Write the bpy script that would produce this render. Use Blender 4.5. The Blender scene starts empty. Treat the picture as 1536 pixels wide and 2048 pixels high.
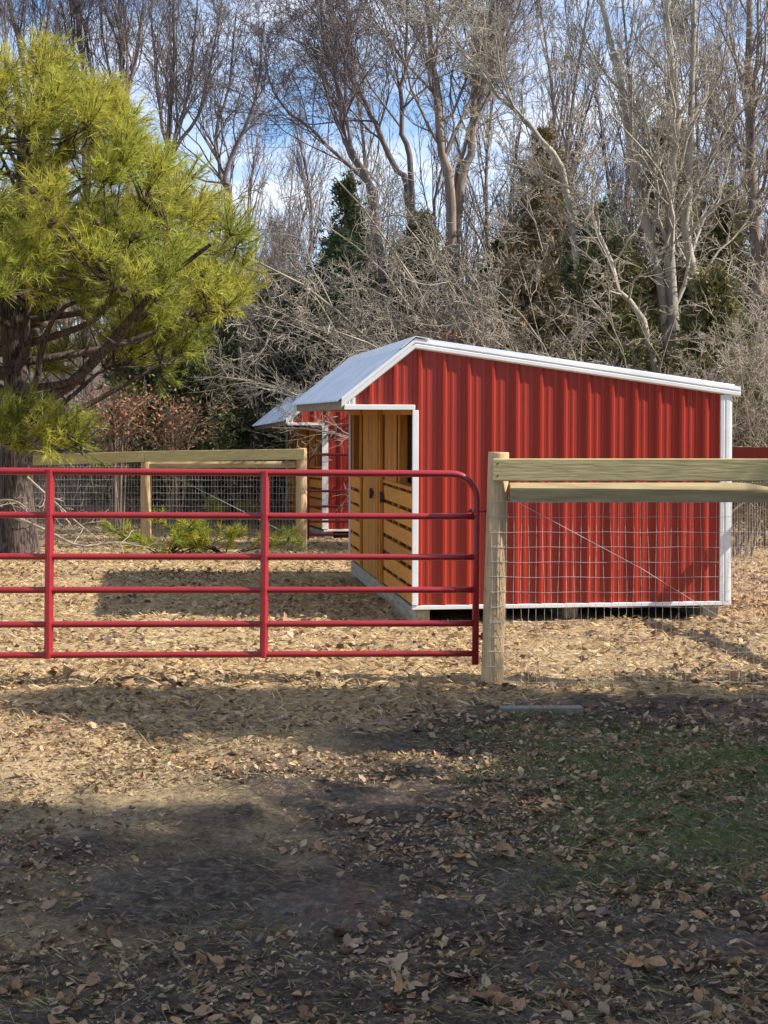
import bpy, math, random
import numpy as np
from mathutils import Vector, Matrix

random.seed(7)
SC = bpy.context.scene
COL = SC.collection
R = math.radians

# ------------------------------------------------------------------ camera, sky, sun, exposure
F, HZ, CH = 3076.0, 886.0, 1.64          # focal length in photo pixels, horizon row, eye height
cam_d = bpy.data.cameras.new('camera')
cam = bpy.data.objects.new('camera', cam_d); COL.objects.link(cam)
cam.location = (0, 0, CH); cam.rotation_euler = (R(90), 0, 0)
cam_d.sensor_fit = 'VERTICAL'; cam_d.sensor_height = 24; cam_d.sensor_width = 18
cam_d.lens = 24 * F / 2048
cam_d.shift_y = -(1024 - HZ) / 2048
cam_d.clip_start = 0.1; cam_d.clip_end = 3000
SC.camera = cam

SUN_EL, SUN_AZ = 41.0, 98.0              # azimuth clockwise from +Y
sdir = Vector((math.sin(R(SUN_AZ)) * math.cos(R(SUN_EL)), math.cos(R(SUN_AZ)) * math.cos(R(SUN_EL)), math.sin(R(SUN_EL))))
sun_d = bpy.data.lights.new('sun', 'SUN'); sun_d.energy = 5.0; sun_d.angle = R(0.55); sun_d.color = (1.0, 0.93, 0.82)
sun = bpy.data.objects.new('sun', sun_d); COL.objects.link(sun)
sun.rotation_euler = (-sdir).to_track_quat('-Z', 'Y').to_euler(); sun.location = (20, -5, 20)

world = bpy.data.worlds.new('World'); SC.world = world; world.use_nodes = True
wn, wl = world.node_tree.nodes, world.node_tree.links
for n in list(wn): wn.remove(n)
wo = wn.new('ShaderNodeOutputWorld'); wb = wn.new('ShaderNodeBackground'); wb.inputs['Strength'].default_value = 0.125
sky = wn.new('ShaderNodeTexSky'); sky.sky_type = 'NISHITA'; sky.sun_disc = False
sky.sun_elevation = R(SUN_EL); sky.sun_rotation = R(SUN_AZ)
sky.air_density = 0.85; sky.dust_density = 0.1; sky.ozone_density = 3.5
tc = wn.new('ShaderNodeTexCoord'); sep = wn.new('ShaderNodeSeparateXYZ'); wl.new(tc.outputs['Generated'], sep.inputs[0])
zz = wn.new('ShaderNodeMath'); zz.operation = 'ADD'; zz.inputs[1].default_value = 0.12; wl.new(sep.outputs['Z'], zz.inputs[0])
za = wn.new('ShaderNodeMath'); za.operation = 'MAXIMUM'; za.inputs[1].default_value = 0.05; wl.new(zz.outputs[0], za.inputs[0])
dx = wn.new('ShaderNodeMath'); dx.operation = 'DIVIDE'; wl.new(sep.outputs['X'], dx.inputs[0]); wl.new(za.outputs[0], dx.inputs[1])
dy = wn.new('ShaderNodeMath'); dy.operation = 'DIVIDE'; wl.new(sep.outputs['Y'], dy.inputs[0]); wl.new(za.outputs[0], dy.inputs[1])
cmb = wn.new('ShaderNodeCombineXYZ'); wl.new(dx.outputs[0], cmb.inputs[0]); wl.new(dy.outputs[0], cmb.inputs[1])
cn = wn.new('ShaderNodeTexNoise'); cn.inputs['Scale'].default_value = 1.9; cn.inputs['Detail'].default_value = 7; cn.inputs['Roughness'].default_value = 0.58
wl.new(cmb.outputs[0], cn.inputs['Vector'])
cr = wn.new('ShaderNodeValToRGB'); cr.color_ramp.elements[0].position = 0.36; cr.color_ramp.elements[1].position = 0.74
wl.new(cn.outputs['Fac'], cr.inputs[0])
tint = wn.new('ShaderNodeMix'); tint.data_type = 'RGBA'; tint.blend_type = 'MULTIPLY'; tint.inputs[0].default_value = 1.0
tint.inputs[7].default_value = (0.80, 0.92, 1.0, 1); wl.new(sky.outputs[0], tint.inputs[6])
mx = wn.new('ShaderNodeMix'); mx.data_type = 'RGBA'; wl.new(cr.outputs[0], mx.inputs[0]); wl.new(tint.outputs[2], mx.inputs[6])
mx.inputs[7].default_value = (5.6, 5.7, 5.9, 1)
wl.new(mx.outputs[2], wb.inputs[0]); wl.new(wb.outputs[0], wo.inputs[0])

SC.view_settings.view_transform = 'Standard'; SC.view_settings.look = 'None'
SC.view_settings.gamma = 1; SC.view_settings.use_curve_mapping = False
SC.view_settings.exposure = 0.85

# ------------------------------------------------------------------ helpers
def W(px, py, d): return np.array([(px - 768) / F * d, d, CH - (py - HZ) / F * d])

class MB:
    """collects vertices and faces, built into ONE mesh object"""
    def __init__(s): s.V = []; s.F = []; s.n = 0; s.C = []
    def add(s, V, Fs, col=None):
        V = np.asarray(V, float).reshape(-1, 3)
        if not isinstance(Fs, list) or (Fs and isinstance(Fs[0], (list, tuple)) and not isinstance(Fs[0], np.ndarray)): Fs = group_faces(Fs)
        s.V.append(V)
        for f in Fs: s.F.append(np.asarray(f, np.int64) + s.n)
        s.n += len(V)
        s.C.append(np.ones((len(V), 4)) if col is None else np.broadcast_to(np.asarray(col, float), (len(V), 4)))
        return s
    def box(s, x0, x1, y0, y1, z0, z1):
        V = [(x0,y0,z0),(x1,y0,z0),(x1,y1,z0),(x0,y1,z0),(x0,y0,z1),(x1,y0,z1),(x1,y1,z1),(x0,y1,z1)]
        return s.add(V, [(0,3,2,1),(4,5,6,7),(0,1,5,4),(1,2,6,5),(2,3,7,6),(3,0,4,7)])
    def mesh(s, name, smooth=False, colors=False):
        me = bpy.data.meshes.new(name)
        V = np.concatenate(s.V)
        me.vertices.add(len(V)); me.vertices.foreach_set('co', V.astype(np.float32).ravel())
        loops = np.concatenate([f.ravel() for f in s.F]); sizes = np.concatenate([np.full(len(f), f.shape[1]) for f in s.F])
        me.loops.add(len(loops)); me.loops.foreach_set('vertex_index', loops.astype(np.int32))
        me.polygons.add(len(sizes)); st = np.concatenate([[0], np.cumsum(sizes)[:-1]])
        me.polygons.foreach_set('loop_start', st.astype(np.int32))
        me.polygons.foreach_set('use_smooth', np.full(len(sizes), smooth, bool))
        me.update(calc_edges=True)
        if colors:
            a = me.color_attributes.new('tint', 'FLOAT_COLOR', 'POINT')
            a.data.foreach_set('color', np.concatenate(s.C).astype(np.float32).ravel())
        return me
    def build(s, name, m, parent=None, smooth=False, colors=False, bevel=0):
        o = bpy.data.objects.new(name, s.mesh(name, smooth, colors)); COL.objects.link(o)
        o.data.materials.append(m)
        if parent: o.parent = parent
        if bevel:
            b = o.modifiers.new('bevel', 'BEVEL'); b.width = bevel; b.segments = 1; b.limit_method = 'ANGLE'
        return o

def group_faces(Fs):
    if isinstance(Fs, np.ndarray): return [Fs]
    d = {}
    for f in Fs: d.setdefault(len(f), []).append(f)
    return [np.array(v) for v in d.values()]

def tag(o, label=None, cat=None, group=None, kind=None):
    if label: o['label'] = label
    if cat: o['category'] = cat
    if group: o['group'] = group
    if kind: o['kind'] = kind
    return o

def thing(name, loc, label, cat, group=None, rz=0, rx=0):
    o = bpy.data.objects.new(name, None); COL.objects.link(o); o.empty_display_size = 0.2
    o.location = loc; o.rotation_euler = (Matrix.Rotation(rz, 3, 'Z') @ Matrix.Rotation(rx, 3, 'X')).to_euler()
    return tag(o, label, cat, group)

def tubes(P, Rr, s=4):
    """P (B,N,3) polylines, Rr (B,N) radii -> verts, quads"""
    P = np.asarray(P, float); Rr = np.asarray(Rr, float); B, N, _ = P.shape
    T = np.gradient(P, axis=1); T /= np.linalg.norm(T, axis=2, keepdims=True) + 1e-9
    m = np.abs(T.mean(1)); ref = np.zeros((B, 3)); ref[np.arange(B), m.argmin(1)] = 1
    U = np.cross(T, ref[:, None, :]); U /= np.linalg.norm(U, axis=2, keepdims=True) + 1e-9
    Vv = np.cross(T, U)
    a = np.arange(s) * 2 * np.pi / s
    V = P[:, :, None, :] + Rr[:, :, None, None] * (np.cos(a)[:, None] * U[:, :, None, :] + np.sin(a)[:, None] * Vv[:, :, None, :])
    idx = np.arange(B * N * s).reshape(B, N, s)
    A = idx[:, :-1]; Bq = idx[:, 1:]
    q = np.stack([A, np.roll(A, -1, 2), np.roll(Bq, -1, 2), Bq], -1).reshape(-1, 4)
    return V.reshape(-1, 3), q

def tube(mb, pts, r, s=10, cap=True):
    P = np.array(pts, float)[None]; rr = np.broadcast_to(np.asarray(r, float), (P.shape[1],))[None]
    V, q = tubes(P, rr, s); Fs = [q]
    if cap:
        n = P.shape[1]; Fs += [np.array([list(range(s))[::-1]]), np.array([[(n - 1) * s + i for i in range(s)]])]
    mb.add(V, Fs)
    return mb

def prism(mb, prof, A, B, ax_u, ax_v):
    """extrude closed profile [(u,v)] from point A to B"""
    n = len(prof); V = []
    for Q in (A, B):
        for u, v in prof: V.append(np.array(Q) + np.array(ax_u) * u + np.array(ax_v) * v)
    Fs = [(i, (i + 1) % n, n + (i + 1) % n, n + i) for i in range(n)] + [tuple(range(n))[::-1], tuple(range(n, 2 * n))]
    return mb.add(V, Fs)

def spline(pts, n):
    """Catmull-Rom resample"""
    p = np.array(pts, float); p = np.vstack([2 * p[0] - p[1], p, 2 * p[-1] - p[-2]]); m = len(p) - 3
    out = []
    for t in np.linspace(0, m - 1e-6, n):
        i = int(t); f = t - i; a, b, c, d = p[i:i + 4]
        out.append(0.5 * ((2 * b) + (-a + c) * f + (2 * a - 5 * b + 4 * c - d) * f * f + (-a + 3 * b - 3 * c + d) * f ** 3))
    return np.array(out)

def hash2(ix, iy, seed): 
    v = np.sin(ix * 127.1 + iy * 311.7 + seed * 74.7) * 43758.5453
    return v - np.floor(v)
def vnoise(x, y, seed=0):
    x = np.asarray(x, float); y = np.asarray(y, float)
    ix, iy = np.floor(x), np.floor(y); fx, fy = x - ix, y - iy
    fx = fx * fx * (3 - 2 * fx); fy = fy * fy * (3 - 2 * fy)
    a = hash2(ix, iy, seed); b = hash2(ix + 1, iy, seed); c = hash2(ix, iy + 1, seed); d = hash2(ix + 1, iy + 1, seed)
    return (a * (1 - fx) + b * fx) * (1 - fy) + (c * (1 - fx) + d * fx) * fy
def gz(x, y):
    """ground height"""
    x = np.asarray(x, float); y = np.asarray(y, float)
    z = (vnoise(x * 0.5, y * 0.5, 1) - 0.5) * 0.05 + (vnoise(x * 1.7, y * 1.7, 2) - 0.5) * 0.03
    near = np.clip((22 - y) / 6, 0, 1)
    z += ((vnoise(x * 5, y * 5, 3) - 0.5) * 0.045 + (vnoise(x * 13, y * 13, 4) - 0.5) * 0.032) * near
    z -= 0.035 * np.clip((x + .6) / .5, 0, 1) * np.clip((y - 12.6) / .8, 0, 1) * np.clip((15.6 - y) / .6, 0, 1)
    z += 0.125 * np.clip(y - 40, 0, 80)
    return z

# ------------------------------------------------------------------ materials
def newmat(name):
    m = bpy.data.materials.new(name); m.use_nodes = True
    nt = m.node_tree; bs = nt.nodes['Principled BSDF']
    return m, nt.nodes, nt.links, bs
def setspec(bs, v):
    bs.inputs['Specular IOR Level'].default_value = v
def mat(name, a, b=None, rough=0.7, scale=6, stretch=(1, 1, 1), detail=5, lo=0.35, hi=0.65, bump=0.0, bscale=None, metal=0, spec=0.4, attr=False, objrand=None, transl=0):
    m, N, L, bs = newmat(name)
    bs.inputs['Roughness'].default_value = rough; bs.inputs['Metallic'].default_value = metal; setspec(bs, spec)
    tcn = N.new('ShaderNodeTexCoord'); mp = N.new('ShaderNodeMapping'); mp.inputs['Scale'].default_value = stretch
    L.new(tcn.outputs['Object'], mp.inputs[0])
    nz = N.new('ShaderNodeTexNoise'); nz.inputs['Scale'].default_value = scale; nz.inputs['Detail'].default_value = detail; nz.inputs['Distortion'].default_value = 1.6 if 'board' in name or 'pine' in name or 'wood' in name else 0
    L.new(mp.outputs[0], nz.inputs['Vector'])
    rp = N.new('ShaderNodeValToRGB'); rp.color_ramp.elements[0].position = lo; rp.color_ramp.elements[1].position = hi
    rp.color_ramp.elements[0].color = (*a, 1); rp.color_ramp.elements[1].color = (*(b or a), 1)
    L.new(nz.outputs['Fac'], rp.inputs[0]); out = rp.outputs[0]
    if attr:
        at = N.new('ShaderNodeAttribute'); at.attribute_name = 'tint'
        mm = N.new('ShaderNodeMix'); mm.data_type = 'RGBA'; mm.blend_type = 'MULTIPLY'; mm.inputs[0].default_value = 1
        L.new(out, mm.inputs[6]); L.new(at.outputs['Color'], mm.inputs[7]); out = mm.outputs[2]
    if objrand:
        oi = N.new('ShaderNodeObjectInfo'); orp = N.new('ShaderNodeValToRGB'); orp.color_ramp.interpolation = 'LINEAR'
        e = orp.color_ramp.elements
        while len(e) < len(objrand): e.new(0.5)
        for i, c in enumerate(objrand): e[i].position = i / (len(objrand) - 1); e[i].color = (*c, 1)
        L.new(oi.outputs['Random'], orp.inputs[0])
        mm = N.new('ShaderNodeMix'); mm.data_type = 'RGBA'; mm.blend_type = 'MULTIPLY'; mm.inputs[0].default_value = 1
        L.new(out, mm.inputs[6]); L.new(orp.outputs[0], mm.inputs[7]); out = mm.outputs[2]
    L.new(out, bs.inputs['Base Color'])
    if bump:
        nb = N.new('ShaderNodeTexNoise'); nb.inputs['Scale'].default_value = bscale or scale * 2; nb.inputs['Detail'].default_value = 6
        L.new(mp.outputs[0], nb.inputs['Vector'])
        bp = N.new('ShaderNodeBump'); bp.inputs['Strength'].default_value = bump; bp.inputs['Distance'].default_value = 0.01
        L.new(nb.outputs['Fac'], bp.inputs['Height']); L.new(bp.outputs[0], bs.inputs['Normal'])
    if transl:
        tr = N.new('ShaderNodeBsdfTranslucent'); L.new(out, tr.inputs[0]); ms = N.new('ShaderNodeMixShader'); ms.inputs[0].default_value = transl
        L.new(bs.outputs[0], ms.inputs[1]); L.new(tr.outputs[0], ms.inputs[2])
        L.new(ms.outputs[0], N['Material Output'].inputs[0])
    return m

M = {}
M['red_metal'] = mat('red_metal', (0.29, 0.024, 0.012), (0.33, 0.028, 0.014), rough=0.4, scale=3, stretch=(1, 1, 0.3), spec=0.5, bump=0.02, bscale=9)
M['white_metal'] = mat('white_metal', (0.78, 0.79, 0.80), (0.70, 0.71, 0.72), rough=0.4, scale=4, spec=0.5)
M['galv'] = mat('galvanised_roof', (0.50, 0.58, 0.68), (0.62, 0.68, 0.75), rough=0.28, scale=7, stretch=(.6, 3, .6), metal=0.75, spec=0.5, bump=0.03, bscale=30)
M['plank'] = mat('yellow_pine', (0.62, 0.26, 0.030), (0.46, 0.175, 0.02), rough=0.65, scale=5, stretch=(6, 0.6, 6), bump=0.15, bscale=14,
                 objrand=[(0.8, 0.75, 0.7), (1, 1, 1), (1.15, 1.1, 1.0), (0.9, 0.95, 1)])
M['plank_v'] = mat('yellow_pine_upright', (0.58, 0.24, 0.028), (0.36, 0.14, 0.017), rough=0.65, scale=5, stretch=(6, 6, 0.5), bump=0.15, bscale=14,
                   objrand=[(0.7, 0.65, 0.6), (1, 1, 1), (1.15, 1.1, 1.0), (0.85, 0.85, 0.9)])
M['liner'] = mat('plywood', (0.20, 0.11, 0.05), (0.13, 0.07, 0.03), rough=0.75, scale=4, stretch=(4, 4, 0.6), bump=0.1)
M['fascia'] = mat('weathered_board', (0.27, 0.23, 0.18), (0.17, 0.15, 0.12), rough=0.8, scale=5, stretch=(8, 0.8, 8), bump=0.2)
M['skid'] = mat('grey_timber', (0.40, 0.35, 0.26), (0.24, 0.21, 0.16), rough=0.85, scale=6, stretch=(5, 0.6, 5), bump=0.3)
M['gate'] = mat('gate_paint', (0.25, 0.008, 0.013), (0.30, 0.010, 0.017), rough=0.42, scale=5, spec=0.6, bump=0.02, bscale=40)
M['post'] = mat('post_wood', (0.62, 0.44, 0.24), (0.38, 0.26, 0.14), rough=0.8, scale=5, stretch=(5, 5, 0.5), bump=0.5, bscale=9, lo=0.3, hi=0.7)
M['board'] = mat('green_treated_board', (0.54, 0.45, 0.22), (0.38, 0.315, 0.15), rough=0.75, scale=4, stretch=(0.7, 5, 7), bump=0.3, bscale=9, lo=0.3, hi=0.7)
M['brown_board'] = mat('brown_board', (0.15, 0.065, 0.045), (0.11, 0.05, 0.035), rough=0.75, scale=4, stretch=(0.7, 5, 7), bump=0.3)
M['rail'] = mat('brace_timber', (0.45, 0.36, 0.20), (0.30, 0.23, 0.12), rough=0.8, scale=5, stretch=(0.6, 6, 6), bump=0.3)
M['wire'] = mat('galvanised_wire', (0.52, 0.49, 0.46), (0.38, 0.36, 0.34), rough=0.5, metal=0.1, spec=0.5)
M['dark_iron'] = mat('dark_iron', (0.03, 0.028, 0.03), rough=0.5)
M['bark_pine'] = mat('pine_bark', (0.12, 0.085, 0.07), (0.022, 0.017, 0.016), rough=0.95, scale=7, stretch=(3.5, 3.5, 0.5), bump=1.0, bscale=11, lo=0.42, hi=0.58)
M['bark_dark'] = mat('dark_bark', (0.19, 0.15, 0.142), (0.11, 0.088, 0.088), rough=0.9, scale=3, stretch=(2, 2, 0.5), bump=0.4)
M['bark_brown'] = mat('brown_bark', (0.27, 0.21, 0.165), (0.13, 0.10, 0.085), rough=0.9, scale=3, stretch=(2, 2, 0.5), bump=0.5)
M['bark_grey'] = mat('grey_bark', (0.40, 0.355, 0.285), (0.19, 0.168, 0.14), rough=0.9, scale=2.5, stretch=(2, 2, 0.6), bump=0.5)
M['bark_pale'] = mat('pale_twig_bark', (0.41, 0.355, 0.285), (0.215, 0.187, 0.15), rough=0.9, scale=2.5)
M['dead_wood'] = mat('dead_wood', (0.42, 0.35, 0.27), (0.22, 0.18, 0.14), rough=0.9, scale=5)
M['needle'] = mat('pine_needles', (1, 1, 1), rough=0.55, attr=True, transl=0.4, spec=0.3)
M['cedar'] = mat('cedar_foliage', (1, 1, 1), rough=0.7, attr=True, transl=0.15, spec=0.2)
M['cone'] = mat('pine_cone', (0.07, 0.04, 0.028), (0.035, 0.022, 0.016), rough=0.85, scale=30)
M['litter'] = mat('leaf_litter', (1, 1, 1), (0.72, 0.72, 0.72), rough=0.75, scale=20, attr=True, transl=0.12, spec=0.25)
M['leaf'] = mat('dry_leaf', (1, 1, 1), (0.65, 0.62, 0.6), rough=0.65, scale=18, transl=0.1, spec=0.3, bump=0.2, bscale=40,
                objrand=[(0.30, 0.15, 0.07), (0.42, 0.27, 0.15), (0.22, 0.11, 0.06), (0.46, 0.33, 0.20), (0.34, 0.23, 0.15), (0.46, 0.26, 0.11)])
M['straw'] = mat('straw', (1, 1, 1), rough=0.7, attr=True, transl=0.2, spec=0.25)
M['rust_leaf'] = mat('rust_leaves', (1, 1, 1), rough=0.75, attr=True, transl=0.2)

def ground_material():
    m, N, L, bs = newmat('field_ground')
    geo = N.new('ShaderNodeNewGeometry'); pos = geo.outputs['Position']
    def noise(scale, det=6, rough=0.6, stretch=None):
        n = N.new('ShaderNodeTexNoise'); n.inputs['Scale'].default_value = scale; n.inputs['Detail'].default_value = det; n.inputs['Roughness'].default_value = rough
        src = pos
        if stretch:
            mp = N.new('ShaderNodeMapping'); mp.inputs['Scale'].default_value = stretch; L.new(pos, mp.inputs[0]); src = mp.outputs[0]
        L.new(src, n.inputs['Vector']); return n.outputs['Fac']
    def ramp(f, stops):
        r = N.new('ShaderNodeValToRGB'); e = r.color_ramp.elements
        while len(e) < len(stops): e.new(0.5)
        for i, (p, c) in enumerate(stops): e[i].position = p; e[i].color = (*c, 1) if len(c) == 3 else c
        L.new(f, r.inputs[0]); return r.outputs[0]
    def mix(f, a, b):
        x = N.new('ShaderNodeMix'); x.data_type = 'RGBA'; L.new(f, x.inputs[0]); L.new(a, x.inputs[6]); L.new(b, x.inputs[7]); return x.outputs[2]
    def mth(op, a, b):
        x = N.new('ShaderNodeMath'); x.operation = op
        for i, v in enumerate((a, b)):
            if isinstance(v, (int, float)): x.inputs[i].default_value = v
            else: L.new(v, x.inputs[i])
        return x.outputs[0]
    straw = ramp(noise(24, 8, 0.7), [(0.32, (0.13, 0.085, 0.045)), (0.47, (0.40, 0.28, 0.145)), (0.66, (0.60, 0.45, 0.25))])
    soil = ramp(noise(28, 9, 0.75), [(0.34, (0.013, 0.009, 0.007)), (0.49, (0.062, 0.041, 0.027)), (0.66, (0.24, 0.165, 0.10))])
    green = ramp(noise(22), [(0.35, (0.055, 0.07, 0.02)), (0.65, (0.15, 0.18, 0.045))])
    sp = N.new('ShaderNodeSeparateXYZ'); L.new(pos, sp.inputs[0])
    y = sp.outputs['Y']; x = sp.outputs['X']
    # trodden muddy soil and painted tree shade outside the gate, straw inside
    mud_shade = mth('ADD', mth('MULTIPLY', mth('SUBTRACT', 7.6, y), 0.2), mth('MULTIPLY', mth('SUBTRACT', noise(0.9, 4), 0.5), 2.4))
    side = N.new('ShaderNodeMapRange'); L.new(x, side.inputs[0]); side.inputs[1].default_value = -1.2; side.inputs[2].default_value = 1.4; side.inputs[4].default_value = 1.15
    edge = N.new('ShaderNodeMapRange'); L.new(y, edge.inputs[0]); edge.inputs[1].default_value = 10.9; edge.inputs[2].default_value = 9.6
    mud_shade = mth('ADD', mud_shade, mth('MULTIPLY', side.outputs[0], edge.outputs[0]))  # carries the dark soil colour rightwards, painting in the shade band before the fence
    mud_shade_m = ramp(mud_shade, [(0.0, (0, 0, 0)), (0.55, (1, 1, 1))])
    c = mix(mud_shade_m, straw, soil)
    # thin green grass right of the path and here and there
    gx = mth('SUBTRACT', 1.0, mth('ABSOLUTE', mth('MULTIPLY', mth('SUBTRACT', x, 1.6), 0.75), 0))
    gy = mth('SUBTRACT', 1.0, mth('ABSOLUTE', mth('MULTIPLY', mth('SUBTRACT', y, 7.3), 0.55), 0))
    gm = mth('MULTIPLY', mth('MINIMUM', gx, gy), 1.3)
    gm = mth('ADD', mth('MAXIMUM', gm, -0.12), mth('MULTIPLY', mth('SUBTRACT', noise(2.2, 6), 0.5), 1.9))
    c = mix(ramp(gm, [(0.12, (0, 0, 0)), (0.6, (0.85, 0.85, 0.85))]), c, green)
    # woodland floor beyond the far fence
    wood = ramp(noise(3), [(0.3, (0.07, 0.05, 0.037)), (0.7, (0.17, 0.12, 0.08))])
    wm = mth('MULTIPLY', mth('SUBTRACT', y, 30), 0.1)
    c = mix(ramp(wm, [(0, (0, 0, 0)), (1, (1, 1, 1))]), c, wood)
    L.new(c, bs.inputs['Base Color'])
    rr = ramp(noise(1.6, 5), [(0.42, (0.24, 0.24, 0.24)), (0.50, (0.92, 0.92, 0.92))])
    far = ramp(mud_shade_m, [(0, (1, 1, 1)), (1, (0, 0, 0))])
    one = ramp(noise(5), [(0, (0.9, 0.9, 0.9)), (1, (0.9, 0.9, 0.9))])
    L.new(mix(mud_shade_m, one, rr), bs.inputs['Roughness']); setspec(bs, 0.4)
    b = N.new('ShaderNodeBump'); b.inputs['Strength'].default_value = 1.0; b.inputs['Distance'].default_value = 0.04
    h = mth('ADD', noise(30, 6, 0.7), mth('MULTIPLY', noise(9, 4), 1.5)); L.new(h, b.inputs['Height']); L.new(b.outputs[0], bs.inputs['Normal'])
    return m
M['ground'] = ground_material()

# ------------------------------------------------------------------ the ground
def warped(a, n_in, half_in, half_out, n_out):
    inner = np.linspace(-half_in, half_in, n_in); o = half_in + (half_out - half_in) * (np.linspace(0, 1, n_out + 1)[1:]) ** 3
    return np.concatenate([-o[::-1], inner, o])
gxs = warped(0, 150, 4.0, 400, 40)
ys = [-60, -30, -15, -8, -4, -1, 1.5]; yv = 3.0
while yv < 700: ys.append(yv); yv += max(0.05, 0.0009 * yv * yv * 1.6 if yv < 40 else 0.05 * yv)
gys = np.array(ys)
GX, GY = np.meshgrid(gxs, gys); GZ = gz(GX, GY)
gi = np.arange(GX.size).reshape(GX.shape)
g = MB(); g.add(np.stack([GX, GY, GZ], -1).reshape(-1, 3), [np.stack([gi[:-1, :-1], gi[:-1, 1:], gi[1:, 1:], gi[1:, :-1]], -1).reshape(-1, 4)])
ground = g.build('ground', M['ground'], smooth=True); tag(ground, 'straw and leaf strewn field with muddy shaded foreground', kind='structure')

# ------------------------------------------------------------------ sheds
PITCH = 0.2286
def rib_profile(a0, a1, off, hmaj=0.027, hmin=0.0035):
    """(position, height) points of ribbed sheet metal between a0 and a1"""
    pts = []
    k0 = int(math.floor((a0 - off) / PITCH)) - 1; k1 = int(math.ceil((a1 - off) / PITCH)) + 1
    for k in range(k0, k1 + 1):
        c = off + k * PITCH
        pts += [(c - .030, 0), (c - .011, hmaj), (c + .011, hmaj), (c + .030, 0)]
        for d in (0.0762, 0.1524): pts += [(c + d - .017, 0), (c + d - .008, hmin), (c + d + .008, hmin), (c + d + .017, 0)]
    pts.sort()
    P = np.array(pts); out = [(a0, np.interp(a0, P[:, 0], P[:, 1]))] + [p for p in pts if a0 < p[0] < a1] + [(a1, np.interp(a1, P[:, 0], P[:, 1]))]
    return out

def sheet(mb, prof, lo, hi, place, breaks=()):
    """ribbed sheet: prof along a, from lo(a) to hi(a) along b; place(a,b,h)->xyz"""
    V = []; Fs = []
    for i, (a, h) in enumerate(prof):
        V += [place(a, lo(a), h), place(a, hi(a), h)]
        if i: Fs.append((2 * i - 2, 2 * i, 2 * i + 1, 2 * i - 1))
    return mb.add(V, Fs)

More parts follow.
